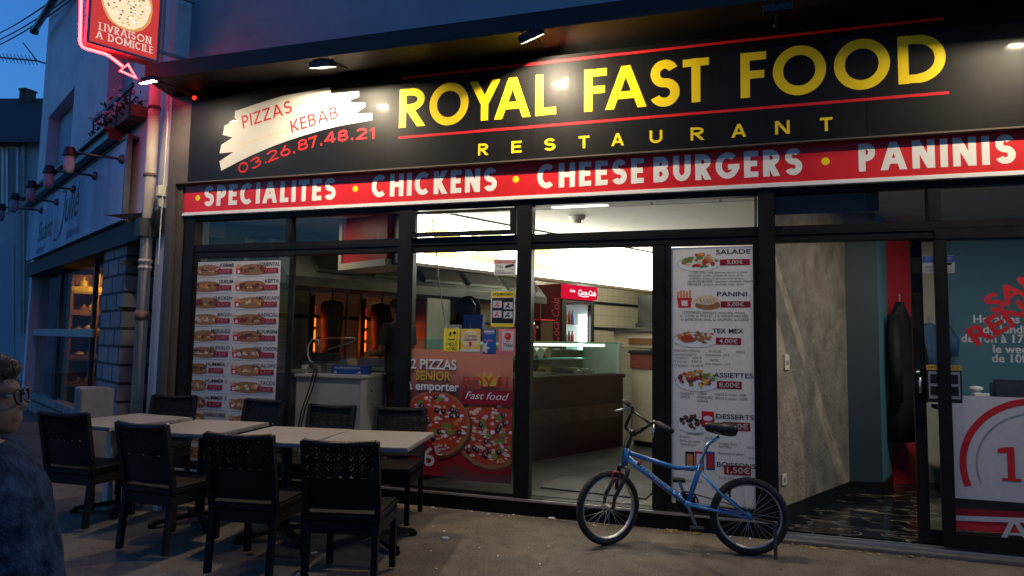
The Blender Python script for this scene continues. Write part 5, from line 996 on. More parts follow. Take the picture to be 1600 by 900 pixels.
for k in (0, 1): a = cabpt(496 - k * 5, 577, 6.76); b = cabpt(470 - k * 4, 668, 6.70); m.tube([a, a.lerp(b, .3) + Vector((.02, -.02, 0)), a.lerp(b, .7) + Vector((-.01, -.01, 0)), b, b + Vector((-.04, 0, -.3))], .008, 6)
solo('black_cable', m, 'wire_black', 'pair of black cables hanging down the white cabinet front', 'cable')
m = MB(); q = F(608, 665, -(7.6 - D)); t = thing('red_crate', 'red plastic crate on the floor behind the white cabinet', 'crate', (q.x, q.y, .15)); m.box((q.x, q.y, .36), (.5, .35, .42)); m.build('body', 'red_paint', t, bevel=.01); m = MB(); m.box((q.x, q.y, .585), (.54, .39, .04)); m.build('rim', 'red_paint', t, bevel=.006)
# cooler with lit header
cl = thing('drinks_cooler', 'tall red drinks cooler with a lit red header and glass door', 'drinks cooler', K(-2.7, 3.75, .15))
b0, b1, af, ab, zt2 = 3.3, 4.2, -2.38, -3.0, 2.46
m = MB(); kbox(m, ab, af, b0, b0 + .03, .15, zt2); kbox(m, ab, af, b1 - .03, b1, .15, zt2); kbox(m, ab, ab + .03, b0 + .031, b1 - .031, .15, zt2); kbox(m, ab + .031, af, b0 + .031, b1 - .031, zt2 - .05, zt2); kbox(m, ab + .031, af, b0 + .031, b1 - .031, .15, .5); m.build('cabinet', 'cooler_red', cl) if mat('cooler_red', (.10, .008, .012), .35, var=.1) else 0
m = MB(); kbox(m, ab + .035, ab + .05, b0 + .04, b1 - .04, .52, 2.15); m.build('inner_back', 'white_paint', cl)
m = MB(); kbox(m, af + .0, af + .04, b0 + .0, b0 + .12, .5, 2.2); kbox(m, af, af + .04, b1 - .10, b1, .5, 2.2); kbox(m, af, af + .039, b0 + .121, b1 - .101, 2.13, 2.2); kbox(m, af, af + .039, b0 + .121, b1 - .101, .5, .6); o = m.build('door', 'black_plastic', cl)
m = MB(); kbox(m, ab + .051, af - .08, b0 + .031, b0 + .045, .52, 2.15); kbox(m, ab + .051, af - .08, b1 - .045, b1 - .031, .52, 2.15); m.build('liner', 'white_paint', cl)
m = MB(); m.poly([K(af + .02, b0 + .12, .6), K(af + .02, b1 - .1, .6), K(af + .02, b1 - .1, 2.13), K(af + .02, b0 + .12, 2.13)]); m.build('door_glass', 'case_glass', o)
m = MB(); kbox(m, af - .05, af - .03, b1 - .34, b1 - .13, .65, 1.95); m.build('light_strip', 'fridge_light', cl)
for z in (1.0, 1.4, 1.75): m = MB(); kbox(m, ab + .06, af - .06, b0 + .05, b1 - .05, z, z + .02); m.build('wire_shelf', 'white_paint', cl)
for zi, z in enumerate((1.02, 1.42, 1.77)):
    for k in range(5):
        p = K(af - .14, b0 + .14 + k * .09, z); m = MB(); m.lathe([(.032, 0), (.034, .14), (.014, .2), (.014, .24)], p, 10); solo('soda_bottle', m, ('foil_blue', 'goods_brown', 'print_red')[(k + zi) % 3], f'small drink bottle on the {("low", "middle", "high")[zi]} shelf of the lit cooler', 'bottle', f'bottles on the {("low", "middle", "high")[zi]} cooler shelf', smooth=True)
m = MB(); m.prism([K(af + .0, b0 + .02, 2.21), K(af + .11, b0 + .02, 2.22), K(af + .13, b0 + .02, 2.33), K(af + .11, b0 + .02, 2.45), K(af, b0 + .02, 2.46)], DV * .86); o = m.build('header', 'header_red', cl)
hfn = lambda x, z, l: K(af + .135 + l, x, z)
A = Art(hfn); A.text('Coca-Cola', (b0 + .30, 2.285), .085, 0, 2, width=.52, shear=.3, bold=.02); A.stroke([(b0 + .33, 2.27), (b0 + .5, 2.255), (b0 + .62, 2.27)], .012, 0, 2); A.text('Coke', (b0 + .08, 2.32), .045, 0, 2, shear=.3, bold=.02); A.build('header_lettering', o, ['header_white'])
vfn = lambda x, z, l: K(x, b0 - .002 - l, z)
A = Art(vfn); A.text('Coca-Cola', (ab + .60, 1.42), .17, 0, 2, width=.80, ang=R(90), shear=.3, bold=.0); A.build('script_lettering', cl, ['print_pink'])
A = Art(vfn)
A.poly([(ab + .10, 1.3), (ab + .26, 1.3), (ab + .27, 1.75), (ab + .22, 2.0), (ab + .23, 2.40), (ab + .13, 2.40), (ab + .14, 2.0), (ab + .09, 1.75)], 0, 1); A.poly([(ab + .15, 1.32), (ab + .18, 1.32), (ab + .19, 2.38), (ab + .17, 2.38)], 1, 2); A.build('bottle_picture', cl, ['dark_red_panel', 'print_grey'])
# low red cabinet before the cooler, end counter, oven
rc = thing('till_cabinet', 'dark red cabinet with drawers in front of the drinks cooler', 'cabinet', K(-1.9, 3, .15))
m = MB(); kbox(m, -2.2, -1.6, 1.9, 3.95, .15, 1.31); m.build('body', 'dark_red_panel', rc); m = MB(); kbox(m, -2.2, -1.58, 1.88, 3.97, 1.311, 1.34); m.build('top', 'dark_red_panel', rc)
for b in (2.9, 3.4): m = MB(); kbox(m, -1.598, -1.585, b, b + .35, 1.24, 1.26); m.build('handle', 'alu', rc)
m = MB(); kbox(m, -1.95, -1.7, 2.2, 2.5, 1.341, 1.36); solo('paper_pad', m, 'print_white', 'white paper pad lying on the dark red till cabinet', 'paper')
ec = thing('end_counter', 'cream counter with a red brown band closing the end of the shop', 'counter', K(.7, 1.95, .15))
m = MB(); kbox(m, .03, 1.7, 1.9, 2.5, .22, 1.14); m.build('front', 'cream_paint', ec); m = MB(); kbox(m, .02, 1.71, 1.88, 2.5, 1.141, 1.33); m.build('band', 'red_brown', ec) if mat('red_brown', (.20, .05, .035), .45, var=.1) else 0
m = MB(); kbox(m, .0, 1.73, 1.86, 2.52, 1.331, 1.37); m.build('worktop', 'skirting_black', ec, bevel=.004); m = MB(); kbox(m, .04, 1.69, 1.93, 2.5, .15, .219); m.build('plinth', 'skirting_black', ec)
ov = thing('pizza_oven', 'old cream pizza oven on the cream end counter', 'oven', K(.8, 2.2, 1.371))
p = V(985, 540, K(0, 2.15, 0), RV); a_ = (p - KA).dot(RV)
m = MB(); kbox(m, a_ - .28, a_ + .7, 2.15, 2.48, 1.40, 1.62); m.build('body', 'cream_paint', ov, bevel=.01); m = MB(); kbox(m, a_ - .02, a_ + .6, 2.135, 2.148, 1.45, 1.53); m.build('door', 'goods_brown', ov)
m = MB(); kbox(m, a_ - .33, a_ + .75, 2.1, 2.5, 1.621, 1.66); m.build('top_plate', 'steel', ov); m = MB()
for q in (a_ - .26, a_ + .3): kbox(m, q, q + .03, 2.18, 2.21, 1.371, 1.399)
m.build('foot', 'dark_steel', ov)
m = MB(); p = V(1006, 480, K(0, 2.4, 0), RV); a_ = (p - KA).dot(RV); t = thing('dark_flue', 'dark flue cabinet above the pizza oven', 'flue', K(a_, 2.4, 1.7)); kbox(m, a_ - .10, a_ + .6, 2.4, 2.8, 1.70, 2.12); m.build('body', 'dark_room', t); m = MB(); kbox(m, a_ - .12, a_ + .62, 2.38, 2.399, 1.68, 1.74); m.build('rim', 'dark_steel', t)
dm = thing('drink_machine', 'dark red drink machine with a small glowing lamp beside the display case', 'drink machine', K(-1.9, 2.05, 1.341))
p = V(842, 520, K(0, 2.1, 0), RV); a_ = (p - KA).dot(RV)
m = MB(); kbox(m, a_ - .22, a_ + .12, 2.0, 2.3, 1.345, 1.78); m.build('body', 'dark_red_panel', dm, bevel=.01); m = MB(); kbox(m, a_ - .24, a_ + .14, 1.98, 2.32, 1.781, 1.80); m.build('lid', 'red_paint', dm)
m = MB(); kbox(m, a_ - .16, a_ + .0, 1.99, 1.999, 1.72, 1.75); m.build('lamp', 'menu_glow_orange', dm); m = MB(); kbox(m, a_ + .04, a_ + .08, 1.985, 1.999, 1.66, 1.70); m.build('button', 'print_white', dm)
# black round pan on a hook
q = F(727, 482, -(7.7 - D)); m = MB(); t = thing('hanging_pan', 'black round pan with a curved handle hanging in the kitchen', 'pan', q)
m.ell(q, (.14, .07, .14), 18, 10); m.build('bowl', 'black_plastic', t, smooth=True); m = MB(); m.tube([q + Vector((-.02, -.02, .13)), q + Vector((.08, -.03, .14)), q + Vector((.17, -.03, .09)), q + Vector((.2, -.03, .02))], .018, 8); m.build('handle', 'black_plastic', t, smooth=True)
# long cable down the pane, smoke detector, ceiling light, mat
a, b, c = F(676, 345, -.25), F(684, 425, -.25), F(697, 515, -.25); m = MB(); m.tube([a + Vector((0, 0, .25)), a, a.lerp(b, .5) + Vector((.01, 0, 0)), b, b.lerp(c, .5), c], .006, 6); m.tube([b + Vector((0, 0, .04)), b - Vector((0, 0, .05))], .012, 6); solo('dangling_wire', m, 'dirty_white', 'thin pale cord hanging down behind the pane with stickers', 'cord')
g = G(902, 338, 2.80); t = thing('smoke_detector', 'round white smoke detector on the shop ceiling', 'smoke detector', g); m = MB(); m.lathe([(.05, -.045), (.075, -.035), (.09, -.01), (.09, -.001)], g, 16); m.build('base', 'white_paint', t, smooth=True); m = MB(); m.lathe([(.03, -.075), (.045, -.07), (.045, -.046)], g, 14); m.build('sensor', 'cream_paint', t, smooth=True)
g = G(915, 331, 2.73); t = thing('ceiling_light', 'bright square panel light just inside the shop window', 'ceiling light', (g.x, D + .40, 2.73)); m = MB(); m.poly([(g.x - .24, D + .28, 2.726), (g.x + .24, D + .28, 2.726), (g.x + .24, D + .52, 2.726), (g.x - .24, D + .52, 2.726)]); m.build('diffuser', 'ceiling_light', t)
m = MB(); m.b2((g.x - .27, D + .25, 2.728), (g.x + .27, D + .55, 2.733)); m.build('frame', 'alu', t)
def ceiling_panel(x0, y0, x1, y1, z, mt, label):
    t = thing('ceiling_light', label, 'ceiling light', ((x0 + x1) / 2, (y0 + y1) / 2, z)); m = MB(); m.poly([(x0, y0, z), (x0, y1, z), (x1, y1, z), (x1, y0, z)]); m.build('diffuser', mt, t); m = MB(); m.b2((x0 - .03, y0 - .03, z + .003), (x1 + .03, y1 + .03, z + .02)); m.build('frame', 'alu', t)
emat('panel_warm', (1.0, .88, .68), 7.0); emat('panel_cool', (1.0, .95, .86), 14.0); emat('kitchen_tube', (1.0, .93, .72), 60.0)
ceiling_panel(-4.7, D + .2, -4.1, D + .42, 2.725, 'panel_warm', 'ceiling panel light over the white cabinet, tucked behind the shop front')
ceiling_panel(1.5, D + .2, 3.1, D + .40, 2.775, 'panel_cool', 'ceiling panel light just inside the entrance with the sliding door')
for b, w in ((1.9, 'above the display case aisle'), (4.8, 'above the drinks cooler aisle')):
    t = thing('tube_light', 'tube light on the kitchen ceiling ' + w, 'tube light', K(-1.2, b, 2.74)); m = MB(); m.tube([K(-1.2, b - .6, 2.735), K(-1.2, b + .6, 2.735)], .02, 8); m.build('tube', 'kitchen_tube', t); m = MB(); kbox(m, -1.26, -1.14, b - .65, b + .65, 2.762, 2.798); m.build('fitting', 'white_paint', t)
g = G(940, 760, .15); m = MB(); m.box((g.x, D + .62, .156), (.95, .6, .012), rot=R(-6)); solo('door_mat', m, 'dark_room', 'dark flat door mat inside the open door', 'mat')
# ------------------------------------------------------------------ inside the right-hand room
wd_ = (P2 - P1).normalized(); wn = Vector((wd_.y, -wd_.x, 0))
for px, py, nm, lab in ((1224, 749, 'wall_socket', 'white wall socket low on the bare stained wall'), (1228, 566, 'light_switch', 'white light switch higher on the bare stained wall')):
    p = V(px, py, P1, wd_); t = thing(nm, lab, nm.split('_')[1], p); m = MB(); m.box(p + wn * .006, (.012, .09, .09 if 'socket' in nm else .13), rot=-math.atan2(wd_.x, wd_.y)); m.build('plate', 'cream_paint', t, bevel=.003)
    m = MB(); m.box(p + wn * .014, (.006, .035, .035), rot=-math.atan2(wd_.x, wd_.y)); m.build('inset', 'print_grey', t)
rd = (P5 - P4).normalized(); rn = Vector((rd.y, -rd.x, 0))
def coat(px, py0, py1, wpx, mt, name, label, cat):
    top = V(px, py0, P4 + rn * .16, rd); bot = V(px, py1, P4 + rn * .16, rd); L = top.z - bot.z; w = wpx
    t = thing(name, label, cat, (top.x, top.y, bot.z)); m = MB(); n = 16; rows_ = [(0, .12), (.06, .5), (.16, .92), (.4, .88), (.7, .95), (1, 1.08)]; base = 0; vs = []
    for q, s in rows_:
        for k in range(n):
            a = 2 * math.pi * k / n; rr = 1 + .12 * math.sin(a * 5 + q * 3); vs.append(top - Vector((0, 0, q * L)) + rd * math.cos(a) * w / 2 * s * rr + rn * math.sin(a) * .09 * (.5 + .5 * q) * rr)
    fs = [(i * n + k, i * n + (k + 1) % n, (i + 1) * n + (k + 1) % n, (i + 1) * n + k) for i in range(len(rows_) - 1) for k in range(n)] + [tuple(range(n))[::-1], tuple((len(rows_) - 1) * n + k for k in range(n))]
    m.add(vs, fs); m.build('body', mt, t, smooth=True)
    for s in (-1, 1):
        m = MB(); a = top - Vector((0, 0, .1 * L)) + rd * s * w * .42 + rn * .03; m.tube([a, a - Vector((0, 0, .3 * L)) + rd * s * w * .16 + rn * .05, a - Vector((0, 0, .62 * L)) + rd * s * w * .12 + rn * .06], [.06, .06, .045], 10); m.build('sleeve', mt, t, smooth=True)
    m = MB(); m.tube([top + Vector((0, 0, .08)), top - Vector((0, 0, .03))], .008, 6); m.build('hanger_hook', 'alu', t)
mat('coat_black', (.012, .011, .012), .7, var=.3, scale=10, bump=.4, bscale=20); mat('jacket_blue', (.05, .13, .26), .6, var=.2, scale=8, bump=.4, bscale=20)
coat(1406, 472, 690, .34, 'coat_black', 'black_coat', 'long black coat hanging against the red wall', 'coat')
cd_ = (P6 - P5).normalized(); p = V(1453, 520, P5 + Vector((cd_.y, -cd_.x, 0)) * .2, cd_); rd, rn = cd_, Vector((cd_.y, -cd_.x, 0)); P4s = P4; P4 = P5
coat(1451, 505, 575, .34, 'jacket_blue', 'blue_jacket', 'blue jacket hanging beside the entrance door edge', 'jacket'); P4 = P4s
dk = thing('reception_desk', 'dark desk behind the entrance glass', 'desk', (3.4, 7.4, .055))
q0 = cabpt(1505, 618, 7.0); zd = .92
m = MB(); m.b2((q0.x - .1, 6.9, zd - .04), (5.6, 7.6, zd)); m.build('top', 'dark_room', dk, bevel=.004); m = MB(); m.b2((q0.x - .05, 6.96, .055), (5.55, 7.0, zd - .041)); m.build('front_panel', 'dark_room', dk)
p = cabpt(1525, 600, 7.1); m = MB(); m.lathe([(.045, 0), (.045, .14), (.03, .17), (.055, .175), (.055, .20), (.02, .21)], (p.x, 7.1, zd), 14); solo('white_dispenser', m, 'white_paint', 'white dispenser bottle on the dark desk behind the glass', 'dispenser', smooth=True)
p = cabpt(1532, 610, 7.0); t = thing('white_carton', 'white carton beside the dispenser on the dark desk', 'carton', (p.x, 7.0, zd)); m = MB(); m.box((p.x + .04, 7.0, zd + .075), (.20, .12, .15)); m.build('body', 'white_paint', t, bevel=.003); A = Art(lambda x, z, l: Vector((x, 6.939 - l, z))); A.disc(p.x + .03, zd + .11, .03, .012, 0, 1); A.build('print_mark', t, ['print_blue'])
p = cabpt(1557, 610, 7.05); m = MB(); m.tube([(p.x, 7.05, zd), (p.x, 7.05, zd + .13)], [.035, .05], 14); solo('paper_beaker', m, 'white_paint', 'white paper beaker on the dark desk next to the black seat back', 'beaker')
p = cabpt(1590, 600, 6.8); t = thing('office_chair', 'black office chair at the dark desk', 'chair', (p.x, 6.75, .055)); m = MB(); m.box((p.x, 6.72, .98), (.46, .08, .46)); m.build('backrest', 'coat_black', t, bevel=.03); m = MB(); m.box((p.x, 6.45, .55), (.46, .46, .08)); m.build('seat', 'coat_black', t, bevel=.03); m = MB(); m.tube([(p.x, 6.45, .1), (p.x, 6.45, .52)], .03, 10); m.bar((p.x, 6.7, .55), (p.x, 6.73, .8), .05, .02)
for k in range(5): m.bar((p.x, 6.45, .11), (p.x + .28 * math.cos(k * 1.2566), 6.45 + .28 * math.sin(k * 1.2566), .08), .04, .03)
m.build('base', 'black_plastic', t)

# ------------------------------------------------------------------ tables and chairs on the pavement
mat('table_top', (.18, .155, .13), .42, col2=(.30, .27, .235), scale=4, stretch=(1, 5, 1)); mat('table_edge', (.50, .48, .46), .45)
def rattan():
    m = mat('rattan', (.007, .0065, .006), .5, spec=.2); nt = m.node_tree; b = nt.nodes['Principled BSDF']; tc = nt.nodes.new('ShaderNodeTexCoord'); hs = []
    for ax in ('X', 'Z'):
        w = nt.nodes.new('ShaderNodeTexWave'); w.bands_direction = ax; w.inputs['Scale'].default_value = 26; w.inputs['Distortion'].default_value = .6; nt.links.new(tc.outputs['Object'], w.inputs['Vector']); hs.append(w)
    mu = nt.nodes.new('ShaderNodeMath'); mu.operation = 'MULTIPLY'; nt.links.new(hs[0].outputs['Fac'], mu.inputs[0]); nt.links.new(hs[1].outputs['Fac'], mu.inputs[1])
    bp = nt.nodes.new('ShaderNodeBump'); bp.inputs['Strength'].default_value = .8; bp.inputs['Distance'].default_value = .006; nt.links.new(mu.outputs[0], bp.inputs['Height']); nt.links.new(bp.outputs[0], b.inputs['Normal'])
    n = nt.nodes.new('ShaderNodeMapRange'); n.inputs[3].default_value = .4; n.inputs[4].default_value = .7; nt.links.new(mu.outputs[0], n.inputs[0]); nt.links.new(n.outputs[0], b.inputs['Roughness'])
rattan()
def make_table():
    t = thing('cafe_table', 'x', 'table'); w, d = .34, .40
    m = MB(); m.b2((-w, -d, .715), (w, d, .745)); m.build('tabletop', 'table_top', t, bevel=.005)
    m = MB(); m.b2((-.2, -.03, .69), (.2, .03, .714)); m.b2((-.03, -.24, .688), (.03, .24, .713)); m.build('top_plate', 'black_metal', t)
    m = MB(); m.tube([(0, 0, .05), (0, 0, .70)], .036, 14); m.build('column', 'black_metal', t, smooth=True)
    m = MB()
    for k in range(4): a = R(45 + 90 * k); m.bar((0, 0, .07), (.33 * math.cos(a), .33 * math.sin(a), .035), .06, .03)
    for k in range(4): a = R(45 + 90 * k); m.tube([(.33 * math.cos(a), .33 * math.sin(a), 0), (.33 * math.cos(a), .33 * math.sin(a), .03)], .03, 10)
    m.build('base', 'black_metal', t, bevel=.004); return t
def make_chair():
    t = thing('rattan_chair', 'x', 'chair')
    m = MB(); m.box((0, 0, .425), (.46, .46, .05)); m.build('seat', 'rattan', t, bevel=.014)
    m = MB(); m.b2((-.225, -.22, .33), (.225, -.19, .399)); m.b2((-.225, .19, .33), (.225, .22, .399)); m.b2((-.225, -.189, .331), (-.195, .189, .398)); m.b2((.195, -.189, .331), (.225, .189, .398)); m.build('apron', 'rattan', t)
    for sx in (-1, 1):
        m = MB(); m.bar((sx * .205, .20, .40), (sx * .205, .205, .02), .036, .036, up=(0, 1, 0)); m.build('leg', 'rattan', t)
        m = MB(); m.bar((sx * .205, -.205, .40), (sx * .205, -.235, .02), .036, .036, up=(0, 1, 0)); m.build('leg', 'rattan', t)
    yb = lambda z: -.20 - (z - .45) * .22
    cv = lambda x: -.018 * (1 - (x / .23) ** 2)                  # the back curves a little
    m = MB()
    for sx in (-1, 1): m.bar((sx * .215, yb(.44), .40), (sx * .215, yb(.875), .875), .034, .034, up=(0, 1, 0))
    xs = [-.215 + .43 * i / 8 for i in range(9)]
    m.tube([(x, yb(.865) + cv(x), .865 - .012 * (1 - (x / .215) ** 2)) for x in xs], .022, 8); m.tube([(x, yb(.485) + cv(x), .485) for x in xs], .016, 6)
    m.build('back_frame', 'rattan', t)
    m = MB()
    for i in range(8):
        a, b = xs[i], xs[i + 1]; m.prism([(a, yb(.49) + cv(a) - .008, .49), (b, yb(.49) + cv(b) - .008, .49), (b, yb(.66) + cv(b) - .008, .66), (a, yb(.66) + cv(a) - .008, .66)], (0, .016, 0))
    def cell(cx, cz, r):                                         # one open flower of the pierced back
        P = lambda x, z, o: Vector((x, yb(z) + cv(x) + o, z)); n = 12
        for i in range(n):
            a, b = 2 * math.pi * i / n, 2 * math.pi * (i + 1) / n; q = [(cx + rr * math.cos(u), cz + rr * math.sin(u)) for u, rr in ((a, r), (b, r), (b, r * .60), (a, r * .60))]; m.prism([P(x, z, -.006) for x, z in q], (0, .012, 0))
        for i in range(6):
            a = math.pi / 3 * i; m.bar(P(cx + .2 * r * math.cos(a), cz + .2 * r * math.sin(a), 0), P(cx + .8 * r * math.cos(a), cz + .8 * r * math.sin(a), 0), .0135, .009, up=(0, 1, 0))
        m.prism([P(cx + .34 * r * math.cos(2 * math.pi * i / 8), cz + .34 * r * math.sin(2 * math.pi * i / 8), -.006) for i in range(8)], (0, .012, 0))
    for iz in range(3):
        for ix in range(6): cell(-.1675 + ix * .067, .690 + iz * .062, .0345)
        for ix in range(5):
            if iz < 2: cx, cz = -.134 + ix * .067, .721 + iz * .062; m.prism([(cx + q[0], yb(cz + q[1]) + cv(cx) - .005, cz + q[1]) for q in ((-.013, 0), (0, -.012), (.013, 0), (0, .012))], (0, .010, 0))
    m.build('pierced_back', 'rattan', t); return t
T0 = make_table()
for i, (x, y, rz, lab) in enumerate(((-4.85, 4.55, -5, 'pale topped cafe table at the bakery end of the row'), (-3.96, 4.47, 7, 'pale topped cafe table in the row next to the bakery end one'), (-3.10, 4.37, 8, 'pale topped cafe table pushed against the one nearest the pizza poster'), (-2.41, 4.46, 11, 'pale topped cafe table nearest the pizza poster, its bare corner free'))):
    o = T0 if i == 0 else copy_tree(T0); o.location = (x, y, 0); o.rotation_euler = (0, 0, R(rz)); tag(o, lab, 'table', 'cafe tables in a row on the pavement')
C0 = make_chair()
def back_at(l, r, z=.875):                                      # centre and heading of a chair from the two ends of its top rail in the photo
    a, b = G(*l, z), G(*r, z); c = (a + b) / 2; d = b - a; return c.x, c.y, math.degrees(math.atan2(d.y, d.x))
near = [((58, 642), (140, 647), 'nearest the person'), ((176, 659), (266, 665), 'second from the person'), ((322, 676), (424, 681), 'second from the pizza poster end'), ((470, 688), (592, 691), 'nearest the pizza poster')]
far = [((237, 617), (311, 619), 'in front of the menu poster edge by the downpipe'), ((379, 622), (451, 626), 'in front of the sandwich menu poster'), ((480, 631), (561, 635), 'in front of the white cabinet, light through its flowers'), ((583, 636), (672, 638), 'in front of the pizza poster')]
k = 0
for rows_, dirn in ((near, 1), (far, -1)):
    for l, r, w in rows_:
        x, y, a = back_at(l, r); off = .205 + .425 * .22
        if dirn < 0:
            s = min(1, 5.43 / y); x, y = x * s, y * s
        rz = max(-8, min(14, a)) + (0 if dirn > 0 else 180) + (2.5, -3, 1.5, -1, 3, -2, 2, -3)[k]; th = R(rz)
        o = C0 if k == 0 else copy_tree(C0); k += 1
        o.location = (x - math.sin(th) * off, y + math.cos(th) * off, 0); o.rotation_euler = (0, 0, th)
        tag(o, ('black woven chair with its back to the street, ' if dirn > 0 else 'black woven chair facing the street, ') + w, 'chair', 'woven chairs around the cafe tables')

# ------------------------------------------------------------------ bicycle
mat('bike_blue', (.03, .18, .42), .3, coat=.6, var=.05); mat('tyre_rubber', (.014, .013, .012), .7, bump=.5, bscale=140, scale=20, var=.2); mat('rim_alloy', (.48, .47, .45), .35, metal=.85, var=.15); mat('chrome', (.72, .72, .70), .16, metal=1.0); mat('saddle_black', (.012, .011, .011), .4); mat('lock_red', (.5, .03, .04), .4); mat('fork_grey', (.06, .055, .05), .35, metal=.5)
FW, RW = G(950, 851.5, 0), G(1171, 867.5, 0); BF = (FW - RW).normalized(); BL = Vector((-BF.y, BF.x, 0)); RAD = .268
bk = thing('bicycle', 'small blue bicycle with high handlebar propped before the salad and drinks menu', 'bicycle', (FW + RW) / 2)
def Q(px, py): return V(px, py, RW, BF)
def wheel(c, f, left, hubmat):
    w = bpy.data.objects.new('wheel', None)
    circ = lambda r_, o=0.0, n=44: [c + f * r_ * math.cos(2 * math.pi * i / n) + Vector((0, 0, 1)) * r_ * math.sin(2 * math.pi * i / n) + left * o for i in range(n)]
    m = MB()
    for o_ in (-.011, .011): m.tube(circ(.218, o_), .006, 6, closed=True)
    m.tube(circ(.2185), .010, 6, closed=True)
    m.tube([c - left * .045, c + left * .045], .012, 10)
    for i in range(28):
        a = 2 * math.pi * i / 28; b = a + (.5 if i % 4 < 2 else -.5); sd = left * (.028 if i % 2 else -.028)
        m.tube([c + sd + (f * math.cos(b) + Vector((0, 0, math.sin(b)))) * .02, c + (f * math.cos(a) + Vector((0, 0, math.sin(a)))) * .214], .0013, 5)
    o = m.build('wheel', 'rim_alloy', bk, smooth=True)
    m = MB(); m.tube(circ(.242), .026, 12, closed=True)
    for i in range(60):
        a = 2 * math.pi * i / 60; d = f * math.cos(a) + Vector((0, 0, math.sin(a))); t_ = -f * math.sin(a) + Vector((0, 0, math.cos(a)))
        for s in (-1, 1): m.bar(c + d * .265 + left * s * .004, c + d * .259 + left * s * .018, .010, .006, up=d)
    m.build('tyre', 'tyre_rubber', o, smooth=True)
    m = MB(); m.tube([c - left * .05, c + left * .05], .018, 12); m.tube([c - left * .062, c + left * .062], .008, 8); m.build('hub', hubmat, o); return o
ST = R(36); F1 = BF * math.cos(ST) + BL * math.sin(ST); L1 = Vector((-F1.y, F1.x, 0))
FC = FW + Vector((0, 0, RAD)); RC = RW + Vector((0, 0, RAD))
wheel(FC, F1, L1, 'rim_alloy'); wheel(RC, BF, BL, 'bike_blue')
ht, hb_, bb, sc = Q(979, 703), Q(975.5, 724), Q(1074.5, 787.5), Q(1093, 731)
# steering axis passes through the head tube; the fork ends straddle the front hub
ax = (ht - hb_).normalized()
m = MB(); m.tube([ht + ax * .01, hb_ - ax * .01], .025, 14)
m.tube([Q(983, 708), Q(1056, 731), Q(1092, 731)], .0165, 12); m.tube([Q(980, 716), bb], .0225, 12); m.tube([bb, sc + (sc - bb).normalized() * .03], .019, 12)
for s in (-1, 1):
    m.tube([bb + BL * s * .03, RC + BL * s * .058 - BF * -.0], .010, 10); m.tube([Q(1095.5, 738) + BL * s * .018, RC + BL * s * .058 + BF * .20 + Vector((0, 0, .155)), RC + BL * s * .058], .010, 10)
m.tube([bb - BL * .04, bb + BL * .04], .026, 14); m.build('frame', 'bike_blue', bk, smooth=True)
# printed decal along the down tube
da, db = Q(1001, 727), Q(1046, 763); dd = (db - da).normalized(); dn = dd.cross(BL).normalized(); dn = dn if dn.z > 0 else -dn
m = MB(); m.tube([da.lerp(db, -.12), da.lerp(db, -.02)], .0232, 12); m.build('red_band', 'print_red', bk, smooth=True)
A = Art(lambda x, z, l: da + dd * x + dn * z + BL * (.0235 + l)); A.text('TOPBIKE', (.0, -.011), .022, 0, 1, width=(db - da).length, bold=.03); A.build('lettering', bk, ['print_white'])
m = MB(); e = (bb - db).normalized(); m.tube([db + e * .03, bb - e * .03], .023, 12); m.build('chrome_sleeve', 'chrome', bk, smooth=True)
m = MB(); cr = hb_ - ax * .02
for s in (-1, 1):
    a = cr + L1 * s * .055; m.tube([cr - ax * .0, a - ax * .01, a - ax * .05, FC + L1 * s * .06 + ax * .08, FC + L1 * s * .06], [.016, .018, .017, .014, .011], 10)
m.build('fork', 'fork_grey', bk, smooth=True)
C0b = Q(988, 676)
HB = lambda px, py: V(px, py, C0b, L1)
m = MB(); m.tube([ht, C0b - Vector((0, 0, .0))], .014, 12); m.tube([C0b - L1 * .03, C0b + L1 * .03], .022, 12); m.build('stem', 'fork_grey', bk, smooth=True)
m = MB(); m.tube([HB(986, 676), HB(977.5, 669), HB(978, 664), HB(988.5, 641), HB(988, 636.5), HB(982, 632)], .012, 10); m.tube([HB(990, 677), HB(998, 675.5), HB(1016, 663), HB(1022, 659.5), HB(1030, 661.5)], .012, 10); m.tube([HB(989.5, 642.5), HB(1016, 662)], .009, 8); m.build('handlebar', 'bar_black', bk, smooth=True) if mat('bar_black', (.02, .02, .02), .3, metal=.4) else 0
for a, b in (((984, 633), (974.5, 626)), ((1028, 661), (1050.5, 674))): m = MB(); m.tube([HB(*a), HB(*b)], [.017, .018], 10); m.build('grip', 'tyre_rubber', bk, smooth=True)
for a, b, c in (((984, 638), (974, 641), (965, 643)), ((1026, 664), (1030, 673), (1028.5, 683))): m = MB(); m.tube([HB(*a) + F1 * .02, HB(*b) + F1 * .05, HB(*c) + F1 * .05], .007, 8); m.build('brake_lever', 'chrome', bk, smooth=True)
m = MB()
for pts in ([(992, 642), (995, 655), (993, 668), (984, 688), (978, 700)], [(1024, 664), (1010, 668), (992, 676), (976, 690), (973, 716)]): m.tube([HB(*p) + F1 * .04 for p in pts[:3]] + [Q(*p) + BL * .02 for p in pts[3:]], .003, 6)
m.build('brake_cable', 'wire_black', bk, smooth=True)
m = MB(); m.tube([sc, Q(1097, 716), Q(1105, 697), Q(1108, 693), Q(1124, 682)], .012, 12); m.build('seat_post', 'chrome_blue', bk, smooth=True) if mat('chrome_blue', (.30, .42, .56), .22, metal=.9) else 0
m = MB(); m.tube([Q(1092, 735), Q(1094.5, 727)], .021, 12); m.bar(Q(1095, 727) - BL * .03, Q(1095, 727) + BL * .03, .012, .012); m.build('seat_clamp', 'chrome', bk)
s0, s1 = Q(1101.5, 668), Q(1152, 672); sv = (s1 - s0); m = MB(); n = 10; vs = []
